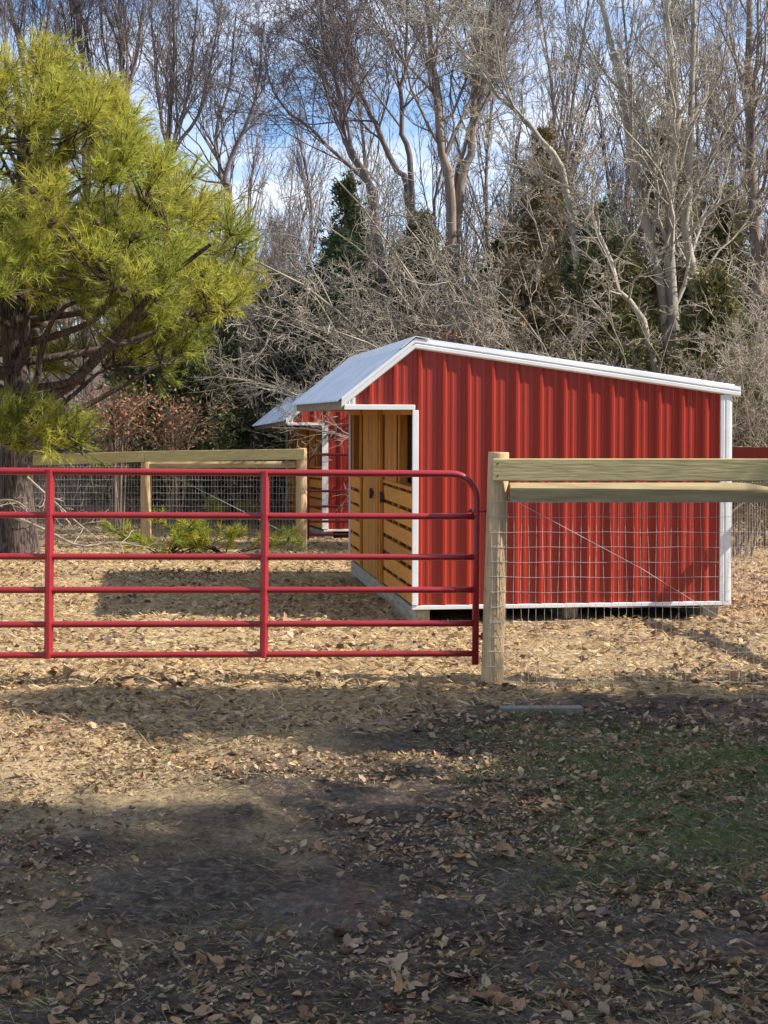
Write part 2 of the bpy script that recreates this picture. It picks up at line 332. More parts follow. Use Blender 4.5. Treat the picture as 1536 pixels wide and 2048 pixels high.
def run_in_shed(loc, rz, rx, label, jamb_w, seed):
    rnd = random.Random(seed)
    t = thing('run_in_shed', loc, label, 'shed', None, rz, rx)
    Wd, Ln, B0 = 3.04, 4.88, 0.115
    RX, RZ, LX, LZ, EX, EZ = 0.0, 2.59, -0.67, 2.055, 3.10, 2.165    # ridge, left eave, right eave (roof top line)
    def top(x): return RZ + (LZ - RZ) * (x - RX) / (LX - RX) if x < RX else RZ + (EZ - RZ) * (x - RX) / (EX - RX)
    # gable walls: 3 ft siding panels
    for yy, sgn in ((0.0, -1), (Ln, 1)):
        x0 = -0.57
        cuts = [-0.57, 0.0, 0.046 + PITCH * 4, 0.046 + PITCH * 8, 0.046 + PITCH * 12, Wd - 0.05]
        for a, b in zip(cuts[:-1], cuts[1:]):
            mb = MB()
            sheet(mb, rib_profile(a, b, 0.046), lambda x: (1.96 if b <= 0.001 else B0 + 0.02), lambda x: top(x) - 0.03,
                  lambda a_, z, h: (a_, yy + sgn * (h + 0.002), z))
            mb.build('siding_panel', M['red_metal'], t)
        lin = MB()                                                   # plywood lining behind the metal
        poly = [(0.06, B0), (Wd - 0.04, B0), (Wd - 0.04, top(Wd - .04) - .06), (0.06, top(0.06) - .06)]
        V = [(x, yy - sgn * 0.004, z) for x, z in poly] + [(x, yy - sgn * 0.03, z) for x, z in poly]
        lin.add(V, [(0, 1, 2, 3), (7, 6, 5, 4), (0, 4, 5, 1), (1, 5, 6, 2), (2, 6, 7, 3), (3, 7, 4, 0)]); lin.build('wall_lining', M['liner'], t)
        if True:
            tri = MB(); poly = [(-.56, 1.97), (0.06, 1.97), (0.06, top(.06) - .06), (0, RZ - .06), (-.56, top(-.56) - .05)]
            n = len(poly); V = [(x, yy - sgn * 0.004, z) for x, z in poly] + [(x, yy - sgn * 0.03, z) for x, z in poly]
            tri.add(V, [tuple(range(n)), tuple(range(2 * n - 1, n - 1, -1))]); tri.build('gable_lining', M['liner'], t)
        # rake trims along both slopes
        prof = [(0.006, 0.012), (0.046, 0.012), (0.050, -0.022), (0.040, -0.030), (0.040, -0.036), (0.050, -0.044), (0.050, -0.072), (0.028, -0.084), (0.006, -0.084)]
        for A, Bp in (((LX - .01, top(LX - .01)), (RX, RZ)), ((RX, RZ), (EX + .02, top(EX + .02)))):
            mb = MB(); prism(mb, prof, (A[0], yy, A[1]), (Bp[0], yy, Bp[1]), (0, sgn, 0), (0, 0, 1)); mb.build('rake_trim', M['white_metal'], t)
        # base, header and jamb trim, corner trim
        def yb(a, b): return (yy - b, yy - a) if sgn < 0 else (yy + a, yy + b)
        y0, y1 = yb(0.003, 0.032)
        MB().box(-0.022, Wd + .004, y0, y1, B0 - .012, B0 + .026).build('base_trim', M['white_metal'], t, bevel=.004)
        y0, y1 = yb(0.004, 0.036)
        MB().box(-0.655, -0.0, y0, y1, 1.945, 1.992).build('header_trim', M['white_metal'], t, bevel=.004)
        y0, y1 = yb(0.005, 0.040)
        MB().box(-jamb_w / 2 + .004, jamb_w / 2 + .004, y0 - .0, y1, B0 + .03, 1.942).build('jamb_trim', M['white_metal'], t, bevel=.004)
        mb = MB(); pr = [(0, .004), (0, .03), (.03, .034), (.036, .028), (.05, .028), (.056, .034), (.085, .034), (.11, .03), (.113, .004)]
        prism(mb, pr, (Wd - .108, yy, B0 + .028), (Wd - .108, yy, top(Wd - .05) - .085), (1, 0, 0), (0, sgn, 0)); mb.build('corner_trim', M['white_metal'], t)
        mb = MB(); y0, y1 = yb(0.004, 0.030)
        sheet(mb, [(-.655, .022), (-.64, .03), (-.625, .022), (-.61, .03), (-.595, .022), (-.58, .03), (-.56, .03), (-.552, .004)], lambda x: 1.993, lambda x: top(x) - .06, lambda a_, z, h: (a_, yy + sgn * h, z))
        mb.build('eave_return', M['white_metal'], t)
    # back (low) wall
    for k in range(6):
        a, b = k * PITCH * 4 + .0, min(Ln, (k + 1) * PITCH * 4)
        if b - a < .05: continue
        mb = MB(); sheet(mb, rib_profile(a, b, 0.1), lambda y: B0, lambda y: top(Wd) - .07, lambda a_, z, h: (Wd + .002 + h, a_, z)); mb.build('siding_panel', M['red_metal'], t)
    MB().box(Wd - .03, Wd - .004, 0.035, Ln - .035, B0, top(Wd) - .08).build('wall_lining', M['liner'], t)
    MB().box(Wd - .02, Wd + .034, -.03, .09, B0 + .03, top(Wd) - .07).build('corner_post', M['white_metal'], t) if False else None
    # roof: ribbed metal in sheets down each slope
    ya, yb_ = -0.045, Ln + 0.045
    nsh = 5; w = (yb_ - ya) / nsh
    for k in range(nsh):
        a, b = ya + k * w, ya + (k + 1) * w
        mb = MB(); n1 = Vector((LZ - RZ, 0, RX - LX)).normalized(); n1 = -n1 if n1.z < 0 else n1
        def pl(a_, s, h): 
            x = RX + (LX - .05 - RX) * s; return (x + n1.x * (h + .004), a_, top(x) + n1.z * (h + .004))
        sheet(mb, rib_profile(a, b, 0.08), lambda y: 0.0, lambda y: 1.0, pl); mb.build('roof_sheet', M['galv'], t)
        mb = MB(); n2 = Vector((RZ - EZ, 0, EX - RX)).normalized()
        def pr2(a_, s, h):
            x = RX + (EX - RX) * s; return (x + n2.x * (h + .004), a_, top(x) + n2.z * (h + .004))
        sheet(mb, rib_profile(a, b, 0.08), lambda y: 0.0, lambda y: 1.0, pr2); mb.build('roof_sheet', M['galv'], t)
    deck = MB(); V = []
    for y in (.04, Ln - .04):
        for x in (LX + .03, RX, Wd): V += [(x, y, top(x) - .008), (x, y, top(x) - .04)]
    deck.add(V, [(0, 2, 8, 6), (2, 4, 10, 8), (1, 7, 9, 3), (3, 9, 11, 5), (0, 6, 7, 1), (4, 5, 11, 10), (0, 1, 3, 2), (2, 3, 5, 4), (6, 8, 9, 7), (8, 10, 11, 9)]); deck.build('roof_deck', M['liner'], t)
    cap = MB(); c = [(-.13, top(-.13) + .030), (0, RZ + .034), (.13, top(.13) + .030), (.13, top(.13) + .022), (0, RZ + .026), (-.13, top(-.13) + .022)]
    prism(cap, c, (0, ya - .012, 0), (0, yb_ + .012, 0), (1, 0, 0), (0, 0, 1)); cap.build('ridge_cap', M['white_metal'], t)
    # eave fascia and soffit over the front
    MB().box(LX - .002, LX + .028, .006, Ln - .006, 1.945, 2.032).build('eave_fascia', M['fascia'], t, bevel=.003)
    MB().box(LX + .03, -0.03, .036, Ln - .036, 1.958, 1.975).build('soffit', M['liner'], t)
    # floor, skids
    MB().box(.06, Wd - .05, .04, Ln - .04, .105, .13).build('floor', M['liner'], t)
    MB().box(.0, .15, -.0, Ln, -.06, .103).build('skid', M['skid'], t, bevel=.01)
    MB().box(1.45, 1.59, .1, Ln - .1, -.06, .103).build('skid', M['skid'], t, bevel=.01)
    MB().box(2.78, 2.94, .02, Ln - .02, -.06, .103).build('skid', M['skid'], t, bevel=.01)
    # front wall on the plane x = 0 : posts, slatted lower bays, boarded middle
    def stud(y, w=.085, z1=1.957, z0=B0 + .015, x0=.01, x1=.095):
        MB().box(x0, x1, y, y + w, z0, z1).build('stud', M['plank_v'], t, bevel=.004)
    for y in (.045, 1.0, 1.86, 3.62, Ln - .13): stud(y)
    for y in (.5, 1.42, 4.2): stud(y, .04, 1.2)
    for (y0, y1) in ((.05, 1.88), (3.66, Ln - .05)):
        for k in range(6):
            z = B0 + .03 + k * .176
            MB().box(-.02, .008, y0 + rnd.uniform(0, .01), y1 - rnd.uniform(0, .01), z, z + .138 + rnd.uniform(-.006, .006)).build('kick_board', M['plank'], t, bevel=.004)
        MB().box(-.024, .10, y0, y1, B0 + .03 + 6 * .176 - .006, B0 + .03 + 6 * .176 + .03).build('ledge', M['plank'], t, bevel=.004)
    y = 1.10
    while y < 1.80:
        MB().box(-.012 + rnd.uniform(-.004, .004), .008, y, y + .245, 1.215, 1.956).build('wall_board', M['plank_v'], t, bevel=.004); y += .25
    y = 1.95; k = 0
    while y < 3.55:
        wv = rnd.choice((.16, .18, .2)); y1 = min(y + wv, 3.64)
        MB().box(-.02 + rnd.uniform(-.008, .006), .008, y, y1 - .006, B0 + .02, 1.956).build('wall_board', M['plank_v'], t, bevel=.005); y = y1; k += 1
    for yv, xo in ((1.90, -.06), (2.18, -.045), (3.60, -.05)):
        MB().box(xo, -.021, yv, yv + .05, B0 + .02, 1.956).build('batten', M['plank_v'], t, bevel=.004)
    for yv in (1.80, 2.62):
        h = MB(); h.box(-.05, -.028, yv, yv + .10, 1.03, 1.07); h.box(-.065, -.03, yv + .03, yv + .055, .99, 1.10); h.build('door_latch', M['dark_iron'], t)
    MB().box(-.03, .10, .04, Ln - .04, 1.90, 1.957).build('lintel', M['plank'], t)
    return t

shed1 = run_in_shed((0.277, 14.2, 0), R(8.1), R(1.0), 'large red metal run-in shed with white trim standing behind the post and wire fence', 0.055, 3)
shed2 = run_in_shed((-1.03, 26.7, 0.0), R(11.0), R(-0.5), 'smaller looking red shed half hidden behind the large shed, with broad white corner post', 0.105, 5)

# ------------------------------------------------------------------ gates
def field_gate(loc, rz, roll, zs, braces, length, label, flip=False, r=0.0235, detail=True):
    t = thing('field_gate', loc, label, 'gate', None, rz); sg = -1 if not flip else 1
    t.rotation_euler = (0, roll, rz)
    zt = zs[0]; br = 0.17; zend = zs[-1] - 0.075
    arc = [(sg * (br - br * math.sin(a)), 0, zt - br + br * math.cos(a)) for a in np.linspace(0, math.pi / 2, 9)]
    mb = MB(); tube(mb, [(sg * length, 0, zt), (sg * (length - .4), 0, zt)] + [(sg * x, 0, zt) for x in (length * .66, length * .33)] + arc + [(0, 0, zt - .5), (0, 0, zend)], r, 12)
    mb.build('frame_tube', M['gate'], t, smooth=True)
    for z in zs[1:]:
        mb = MB(); segs = [0.0] + list(braces) + [length]
        P = []; Rr = []
        for x in np.linspace(0, length, 24): P.append((sg * x, 0, z))
        tube(mb, P, r * .92, 10); mb.build('rail', M['gate'], t, smooth=True)
    for b in list(braces) + ([length] if detail else []):
        x = sg * b; mb = MB()
        w = .028
        pr = [(-w, -.022), (-.012, -.040), (.006, -.040), (w, -.006), (w, .012), (w - .005, .012), (.002, -.033), (-.012, -.033), (-w + .003, -.016)]
        prism(mb, pr, (x, 0, zend + .055), (x, 0, zt + .012), (1, 0, 0), (0, 1, 0)); mb.build('brace', M['gate'], t)
    if detail:
        h = MB(); tube(h, [(-.03 , 0, zs[1] + .03), (.02, 0, zs[1] + .035), (.075, 0.0, zs[1] + .04)], .009, 8); h.build('latch_pin', M['gate'], t, smooth=True)
        h = MB(); tube(h, [(-.05, -.03, zs[1] + .03), (-.05, -.03, zs[1] + .055)], .014, 8); h.build('latch_knob', M['gate'], t, smooth=True)
        h = MB(); tube(h, [(.015, 0, zs[-1] + .12), (.05, 0, zs[-1] + .115)], .010, 8); tube(h, [(.05, 0, zs[-1] + .14), (.05, 0, zs[-1] + .095)], .014, 8); h.build('latch_stub', M['gate'], t, smooth=True)
    return t
gate_z = [1.428, 1.137, .860, .637, .408, .203]
gate1 = field_gate((0.622, 10.5, 0), R(4.9), R(0.45), gate_z, (1.44, 2.87), 4.30, 'long dark red tubular field gate with six rails across the left foreground')
gate2 = field_gate(((616 - 768) / F * 24.6, 24.6, 0), R(2), R(0), [1.455, .87, .625, .385, .175], (1.6,), 3.4, 'small red tubular gate between the two sheds, rounded corner beside the far post', flip=True, r=.022, detail=False)
hp = MB(); tube(hp, [(0, 0, -.3), (0, 0, .8), (0.01, 0, 1.62)], [.085, .082, .078], 14)
hpo = thing('gate_post', (-3.80, 10.13, 0), 'round wooden hinge post at the left end of the long red gate', 'post'); hp.build('post', M['post'], hpo, smooth=True)

# ------------------------------------------------------------------ fences
def wire_mesh(mb, A, B, z0, z1, off, dv=.0508, dh=.1016, r=.0017, wob=.006, seed=0):
    """A,B 2D end points; mesh offset along normal"""
    rg = np.random.default_rng(seed)
    A = np.array(A, float); B = np.array(B, float); Lg = np.linalg.norm(B - A); u = (B - A) / Lg; n = np.array([u[1], -u[0]])
    if n[1] > 0 and abs(n[1]) > abs(n[0]): n = -n
    def pt(s, z, o=0): q = A + u * s + n * (off + o); return (q[0], q[1], z)
    nv = int(Lg / dv); zs = np.linspace(z0, z1, 7); P = np.zeros((nv + 1, 7, 3))
    for i in range(nv + 1):
        ph = rg.uniform(0, 6.28); am = rg.uniform(.2, 1) * wob
        for j, z in enumerate(zs): P[i, j] = pt(i * dv + am * math.sin(ph + j * 1.3), z, rg.uniform(-1, 1) * .002)
    mb.add(*(lambda v, q: (v, [q]))(*tubes(P, np.full(P.shape[:2], r), 4)))
    nh = int((z1 - z0) / dh); ns = max(8, int(Lg / .12)); H = np.zeros((nh + 1, ns, 3))
    for i in range(nh + 1):
        for j in range(ns): H[i, j] = pt(Lg * j / (ns - 1), z0 + i * dh + .003 * math.sin(j * 1.7 + i), .003)
    mb.add(*(lambda v, q: (v, [q]))(*tubes(H, np.full(H.shape[:2], r), 4)))

def round_post(t, x, y, h, r, lean=(0, 0), m='post', s=18):
    P = [(x + lean[0] * (z / h), y + lean[1] * z / h, z) for z in (-.35, 0, .3, .6, .9, 1.2, h - .012, h)]
    rr = [r * 1.06, r * 1.05, r * 1.03, r * 1.02, r, r * .99, r * .97, r * .93]
    mb = MB(); tube(mb, P, rr, s); o = mb.build('post', M[m], t, smooth=False)
    for p in o.data.polygons: p.use_smooth = len(p.vertices) == 4
    return o

# near fence, right of the gate (coordinates relative to the first post base)
NX, NY = (984 - 768) / F * 10.5, 10.5
f1 = thing('wire_fence', (NX, NY, 0), 'new post and board fence with square wire mesh in front of the large red shed', 'fence')
round_post(f1, 0, 0, 1.578, .073, (.046, 0)); round_post(f1, 1.99, .02, 1.58, .075); round_post(f1, 4.05, .03, 1.58, .075)
MB().box(-.005 + .0, 2.05, -.128, -.088, 1.382, 1.535).build('top_board', M['board'], f1, bevel=.006)
MB().box(2.054, 4.12, -.128, -.088, 1.382, 1.535).build('top_board', M['board'], f1, bevel=.006)
for zx in (1.42, 1.50):
    nl_ = MB(); tube(nl_, [(.03, -.1295, zx), (.03, -.126, zx)], .006, 8); nl_.build('nail', M['dark_iron'], f1)
br = MB(); pr = [(-.062, -.065), (.062, -.065), (.068, -.02), (.066, .020), (.03, .066), (-.03, .066), (-.066, .022), (-.068, -.02)]
prism(br, pr, (.118, 0, 1.302), (1.92, .015, 1.302), (0, 1, 0), (0, 0, 1)); br.build('brace_rail', M['rail'], f1, bevel=.004)
wm = MB(); wire_mesh(wm, (-0.012, 0), (4.05, .02), .02, 1.25, .081, r=.00125, wob=.009, seed=1); wm.build('wire_mesh', M['wire'], f1)
bw = MB(); tube(bw, [(.10, -.078, 1.275), (1.0, -.09, .793), (1.98, -.078, .185)], .0018, 5); bw.build('brace_wire', M['wire'], f1)
st = MB()                                             # wires carried round the post and tied off
for k in range(12):
    z = .125 + k * .1016; lx = .046 * z / 1.578
    tube(st, [(lx + .09 * math.sin(a) - .004, -.078 * math.cos(a), z + .004 * math.sin(5 * a + k)) for a in np.linspace(-.9, 1.2, 9)], .0017, 4)
tag(st.build('wire_wraps', M['wire'], f1), kind='stuff')

# side fence running away on the right
f2 = thing('wire_fence', (4.72, 10.9, 0), 'reddish brown board fence glimpsed at the right edge behind the large shed', 'fence')
for k in range(6):
    round_post(f2, -.13 * 2.4 * k, 2.4 * k, 1.6, .07)
for k in range(5):
    a = MB(); A = np.array((-.13 * 2.4 * k - .09, 2.4 * k, 0)); Bv = np.array((-.13 * 2.4 * (k + 1) - .09, 2.4 * (k + 1) - .01, 0))
    prism(a, [(-.02, 1.44), (.02, 1.44), (.02, 1.595), (-.02, 1.595)], A, Bv, (1, 0, 0), (0, 0, 1)); a.build('top_board', M['brown_board'], f2)
wm = MB(); wire_mesh(wm, (-.07, 0), (-.13 * 12 - .07, 12), .03, 1.4, .0, dv=.0762, seed=2); wm.build('wire_mesh', M['wire'], f2)

# far left fence
FX, FY = (603 - 768) / F * 23.6, 23.6
f3 = thing('wire_fence', (FX, FY, 0), 'mossy topped paddock fence beside the pine, ending at a post by the small gate', 'fence')
round_post(f3, 0, 0, 1.56, .085); round_post(f3, -2.42, .25, 1.5, .085); round_post(f3, -4.45, .45, 1.44, .085)
for (xa, xb, za, zb, ya, yb2) in ((.05, -2.42, 1.552, 1.515, -.12, .12), (-2.425, -4.6, 1.515, 1.44, .12, .33)):
    a = MB(); prism(a, [(-.02, -.165), (.02, -.165), (.02, 0), (-.02, 0)], (xa, ya, za), (xb, yb2, zb), (0, 1, 0), (0, 0, 1)); a.build('top_board', M['board'], f3, bevel=.005)
a = MB(); prism(a, [(y * .8, z * .8) for y, z in pr], (-.09, 0, 1.31), (-2.36, .24, 1.30), (0, 1, 0), (0, 0, 1)); a.build('brace_rail', M['rail'], f3)
wm = MB(); wire_mesh(wm, (0, 0), (-4.5, .45), .05, 1.30, -.09, r=.0022, seed=3); wm.build('wire_mesh', M['wire'], f3)
bw = MB(); tube(bw, [(-2.3, .12, 1.28), (-.1, -.1, .2)], .004, 5); bw.build('brace_wire', M['wire'], f3)
f4 = thing('wire_fence', (0, 33.5, 0), 'plain wire fence farther back with thin grey posts at the edge of the wood', 'fence')
for px in (-120, 60, 272, 467, 665, 860):
    x = (px - 768) / F * 33.5; mb = MB(); mb.box(x - .07, x + .07, -.05, .05, -.2, 1.45); mb.build('post', M['skid'], f4)
wm = MB(); wire_mesh(wm, (-9.8, 0), (1.0, 0), .05, 1.30, .06, dv=.1016, r=.0022, seed=4); wm.build('wire_mesh', M['wire'], f4)

# ------------------------------------------------------------------ branching
def unit(v): return v / (np.linalg.norm(v, axis=-1, keepdims=True) + 1e-9)
def grow(P, Rr, rg, n, t0, t1, ang, lr, rr, N, up=0.2, wob=0.12, taper=0.25, lmin=0.0, cap=None):
    """children on each polyline: P (B,M,3), Rr (B,M)"""
    B, Mn, _ = P.shape
    L = np.linalg.norm(np.diff(P, axis=1), axis=2).sum(1)
    t = (np.arange(n)[None] + rg.uniform(0, 1, (B, n))) / n; t = t0 + (t1 - t0) * t
    f = t * (Mn - 1); i = np.clip(f.astype(int), 0, Mn - 2); f = (f - i)[..., None]
    bi = np.arange(B)[:, None]
    S = P[bi, i] * (1 - f) + P[bi, i + 1] * f
    T = unit(P[bi, i + 1] - P[bi, i]); r0 = Rr[bi, i] * (1 - f[..., 0]) + Rr[bi, i + 1] * f[..., 0]
    rnd = rg.normal(size=T.shape); perp = unit(rnd - (rnd * T).sum(-1, keepdims=True) * T)
    a = ang * rg.uniform(.7, 1.25, (B, n, 1))
    D = unit(T * np.cos(a) + perp * np.sin(a) + np.array([0, 0, up]))
    ln = L[:, None] * lr * rg.uniform(.6, 1.25, (B, n)) * (1.15 - .65 * t)
    if cap: ln = np.minimum(ln, cap)
    S = S.reshape(-1, 3); D = D.reshape(-1, 3); ln = ln.reshape(-1); r0 = r0.reshape(-1)
    k = len(S); step = ln / (N - 1); C = np.zeros((k, N, 3)); C[:, 0] = S; d = D
    for j in range(1, N):
        d = unit(d + rg.normal(size=d.shape) * wob + np.array([0, 0, up * .35])); C[:, j] = C[:, j - 1] + d * step[:, None]
    rs = (r0 * rr)[:, None] * np.linspace(1, taper, N)[None]
    return C, rs

def lay(mb, P, Rr, s):
    V, q = tubes(P, Rr, s); mb.add(V, [q])

def bare_tree(label, d, stems, r0, bark, seed, group=None, cat='tree', limbs=15, twig=1.0, up=.22, spread=.75, t0=.25, sub=(8, 6, 4), name='bare_tree', lr=.30, rmin=.0045):
    rg = np.random.default_rng(seed); base = None; tp = []
    for st_ in stems:
        pts = [W(px, py, d) for px, py in st_]
        b = W(st_[0][0], HZ, d); b[2] = float(gz(b[0], b[1])) - .1
        if base is None: base = b.copy()
        pts[0] = base + np.array([rg.uniform(-.12, .12), rg.uniform(-.1, .1), 0])
        dep = rg.uniform(-.06, .06)
        for j in range(1, len(pts)): pts[j][1] += dep * (pts[j][2] - base[2])
        P = spline(pts, 16); P[1:] += rg.normal(size=(15, 3)) * .02; tp.append(P)
    t = thing(name, tuple(base), label, cat, group)
    TP = np.array(tp) - base; r0s = np.broadcast_to(np.asarray(r0, float), (len(tp),))
    TR = r0s[:, None] * (np.linspace(1, .22, 16) ** .9)[None]; TR[:, 0] *= 1.35
    for k in range(len(tp)):
        mb = MB(); lay(mb, TP[k:k + 1], TR[k:k + 1], 9); mb.build('trunk', M[bark], t, smooth=True)
    mb = MB()
    A, ar = grow(TP, TR, rg, limbs, t0, .98, spread, lr, .42, 8, up, .17); lay(mb, A, np.maximum(ar, rmin), 4)
    Bq, b_r = grow(A, ar, rg, sub[0], .12, .98, .8, .45, .55, 6, up * .7, .22); lay(mb, Bq, np.maximum(b_r, rmin), 4)
    Cq, c_r = grow(Bq, b_r, rg, sub[1], .12, 1, .75, .52, .65, 4, up * .5, .26); lay(mb, Cq, np.maximum(c_r, rmin), 3)
    if sub[2]:
        D, d_r = grow(Cq, c_r, rg, sub[2] + 1, .15, 1, .75, .6, .8, 2, up * .4, .2); lay(mb, D, np.maximum(d_r, rmin * .8), 3)
    mb.build('branches', M[bark], t, smooth=True)
    return t

# trees seen one by one, from the right edge to the left
bare_tree('clump of pale grey trunks rising behind the right half of the large shed', 24.5,
    [[(1352, 900), (1345, 720), (1305, 500), (1275, 340), (1240, 160), (1205, 0), (1180, -130)],
     [(1350, 900), (1345, 650), (1338, 450), (1350, 240), (1335, 90), (1345, -120)],
     [(1362, 900), (1400, 650), (1372, 450), (1385, 250), (1388, 60), (1400, -140)]], (.095, .11, .095), 'bark_grey', 11, limbs=13, sub=(8, 6, 3), t0=.2)
bare_tree('dark straight trunk at the right edge with thinner stem beside it', 27,
    [[(1522, 900), (1512, 700), (1508, 500), (1496, 300), (1488, 120), (1485, -140)],
     [(1535, 900), (1532, 600), (1514, 300), (1525, 100), (1530, -100)]], (.145, .07), 'bark_brown', 12, limbs=15, sub=(7, 6, 3), t0=.2)
bare_tree('slender pale tree bending far to the left above the shed roof', 23.5,
    [[(1335, 900), (1300, 680), (1240, 575), (1200, 464), (1167, 394), (1100, 350), (1010, 318)]], .056, 'bark_pale', 13, limbs=18, sub=(7, 5, 3), t0=.25, up=.12, lr=.28)
bare_tree('leaning grey tree crossing the sky from lower right to upper left', 29,
    [[(1190, 900), (1145, 420), (1087, 279), (1003, 188), (930, 100), (870, 20)]], .068, 'bark_grey', 14, limbs=16, sub=(7, 6, 3), t0=.4, up=.12)
bare_tree('pair of stout brown trunks parting in the middle of the sky', 32,
    [[(898, 900), (900, 420), (883, 310), (872, 182), (859, 73), (845, -100)],
     [(905, 900), (915, 420), (943, 310), (948, 219), (963, 120), (990, 10), (1015, -90)],
     [(910, 900), (905, 450), (925, 300), (970, 170), (1020, 60), (1060, -60)]], (.125, .115, .06), 'bark_brown', 15, limbs=15, sub=(8, 6, 4), t0=.35)
bare_tree('twin purplish stems left of the stout brown pair', 36,
    [[(830, 900), (825, 400), (806, 273), (802, 182), (810, 128), (815, -60)],
     [(835, 900), (820, 420), (792, 339), (755, 255), (733, 204), (697, 142), (655, 0)]], (.085, .095), 'bark_dark', 16, limbs=15, sub=(8, 6, 4), t0=.4)
bare_tree('dark forked tree standing up out of a cedar left of the shed ridge', 34,
    [[(795, 900), (755, 437), (704, 310), (686, 270), (671, 146), (646, 73), (640, -80)],
     [(795, 900), (757, 440), (712, 320), (694, 250), (690, 120), (720, 20), (730, -60)],
     [(795, 900), (755, 437), (690, 320), (620, 250), (560, 200), (520, 110)]], (.10, .065, .06), 'bark_dark', 17, limbs=14, sub=(8, 6, 4), t0=.4)
bare_tree('vase shaped bare tree fanning up right of the pine top', 41,
    [[(335, 900), (334, 400), (338, 310), (345, 190), (352, 90), (350, -80)],
     [(335, 900), (336, 400), (352, 310), (400, 240), (425, 150), (450, 10)],
     [(335, 900), (334, 400), (330, 290), (312, 180), (300, 60), (295, -60)],
     [(335, 900), (336, 400), (345, 300), (375, 190), (392, 80), (400, -60)]], (.10, .075, .075, .07), 'bark_dark', 18, limbs=12, sub=(6, 6, 3), t0=.35, up=.4, spread=.5, lr=.26)
bare_tree('tall thin tree with upright forks above the top of the pine', 44,
    [[(262, 900), (260, 300), (250, 170), (246, 60), (240, -120)],
     [(262, 900), (261, 320), (262, 190), (285, 90), (300, -60)],
     [(262, 900), (259, 340), (230, 190), (205, 90), (190, -80)]], (.13, .09, .08), 'bark_dark', 19, limbs=12, sub=(6, 6, 3), t0=.35, up=.4, spread=.5, lr=.26)
bare_tree('slim straight stem rising behind the peak of the pine', 45,
    [[(178, 900), (176, 300), (172, 150), (160, 0), (150, -140)],
     [(178, 900), (177, 320), (185, 160), (165, 40), (120, -60)]], (.12, .08), 'bark_dark', 20, limbs=14, sub=(6, 6, 3), t0=.35, up=.38, spread=.5, lr=.26)
bare_tree('leftmost bare tree, several thin stems in the upper left corner', 43,
    [[(60, 900), (55, 300), (40, 120), (10, 0), (-20, -120)],
     [(60, 900), (60, 300), (80, 150), (95, 20), (100, -120)],
     [(60, 900), (58, 320), (20, 130), (18, 30), (25, -100)]], (.12, .1, .07), 'bark_dark', 21, limbs=13, sub=(6, 6, 3), t0=.35, up=.38, spread=.5, lr=.26)
bare_tree('low spreading bare tree in the gap of sky between pine and middle trees', 40,
    [[(470, 900), (462, 440), (455, 360), (490, 270), (520, 180), (530, 60)],
     [(470, 900), (464, 450), (440, 350), (430, 270), (455, 160), (470, 20)]], (.09, .08), 'bark_dark', 22, limbs=13, sub=(7, 6, 3), t0=.3, up=.25, lr=.3)

# arching pale shrubs behind the shed
def shrub_mould(n, lean, wid, bark, seed, limbs, height=5.0):
    rg = np.random.default_rng(seed); N = 10; P = np.zeros((n, N, 3)); P[:, 0] = rg.uniform(-.35, .35, (n, 3)) * np.array([1, 1, 0])
    dv = unit(np.stack([rg.normal(lean * .5, wid, n), rg.normal(0, wid * .6, n), np.full(n, 1.3)], -1)); hl = height * rg.uniform(.65, 1.15, n) / (N - 1)
    bend = np.stack([rg.normal(lean, .4, n), rg.normal(0, .25, n), rg.uniform(-.75, -.1, n)], -1) * .16
    for j in range(1, N):
        dv = unit(dv + bend * (j / N) * 1.6 + rg.normal(size=dv.shape) * .07); P[:, j] = P[:, j - 1] + dv * hl[:, None]
    rr = rg.uniform(.018, .036, n)[:, None] * np.linspace(1, .25, N)[None]
    s_ = MB(); lay(s_, P, rr, 6); mb = MB()
    A, ar = grow(P, rr, rg, limbs, .15, 1, .85, .30, .55, 6, .03, .22); lay(mb, A, np.maximum(ar, .0055), 4)
    Bq, b_r = grow(A, ar, rg, 6, .1, 1, .85, .5, .65, 4, .0, .28); lay(mb, Bq, np.maximum(b_r, .0046), 3)
    Cq, c_r = grow(Bq, b_r, rg, 6, .1, 1, .9, .55, .7, 3, -.02, .28); lay(mb, Cq, np.maximum(c_r, .0040), 3)
    a, b = s_.mesh('stems', True), mb.mesh('twigs', True); a.materials.append(M[bark]); b.materials.append(M[bark]); return a, b
moulds = {'arch': shrub_mould(10, -.75, .55, 'bark_pale', 31, 12), 'heap': shrub_mould(12, -.3, .6, 'bark_pale', 32, 11), 'whip': shrub_mould(12, -.2, .35, 'bark_pale', 33, 11),
          'grey': shrub_mould(11, -.5, .6, 'bark_grey', 36, 12), 'brown': shrub_mould(12, .0, .5, 'bark_brown', 39, 12)}
def shrub(label, px, d, height, kind, rz=0, mir=False, group=None):
    x = (px - 768) / F * d; t = thing('bare_shrub', (x, d, float(gz(x, d)) - .05), label, 'shrub', group, R(rz)); q = height / 5.0; t.scale = (-q if mir else q, q, q)
    for nm, me in zip(('stems', 'twigs'), moulds[kind]):
        o = bpy.data.objects.new(nm, me); COL.objects.link(o); o.parent = t
shrub('pale tangled shrub arching left over the far end of the shed roof', 960, 33.5, 6.6, 'arch')
shrub('grey brush heaped above the middle of the shed roof', 1080, 23.5, 4.5, 'heap', 20)
shrub('straight pale whips standing above the sloping roof', 1180, 22.8, 4.3, 'whip')
shrub('brushy pale shrub beside the clump of grey trunks', 1290, 23, 4.0, 'heap', -30)
shrub('tangled pale shrub right of the shed at the photo edge', 1470, 22.5, 3.9, 'whip', 150)
shrub('grey lichened shrub with drooping tips in front of the dark cedars', 850, 32.9, 5.6, 'grey')
shrub('grey brown brush filling the gap beneath the forked trees', 770, 36.5, 7.6, 'grey', 25, True)
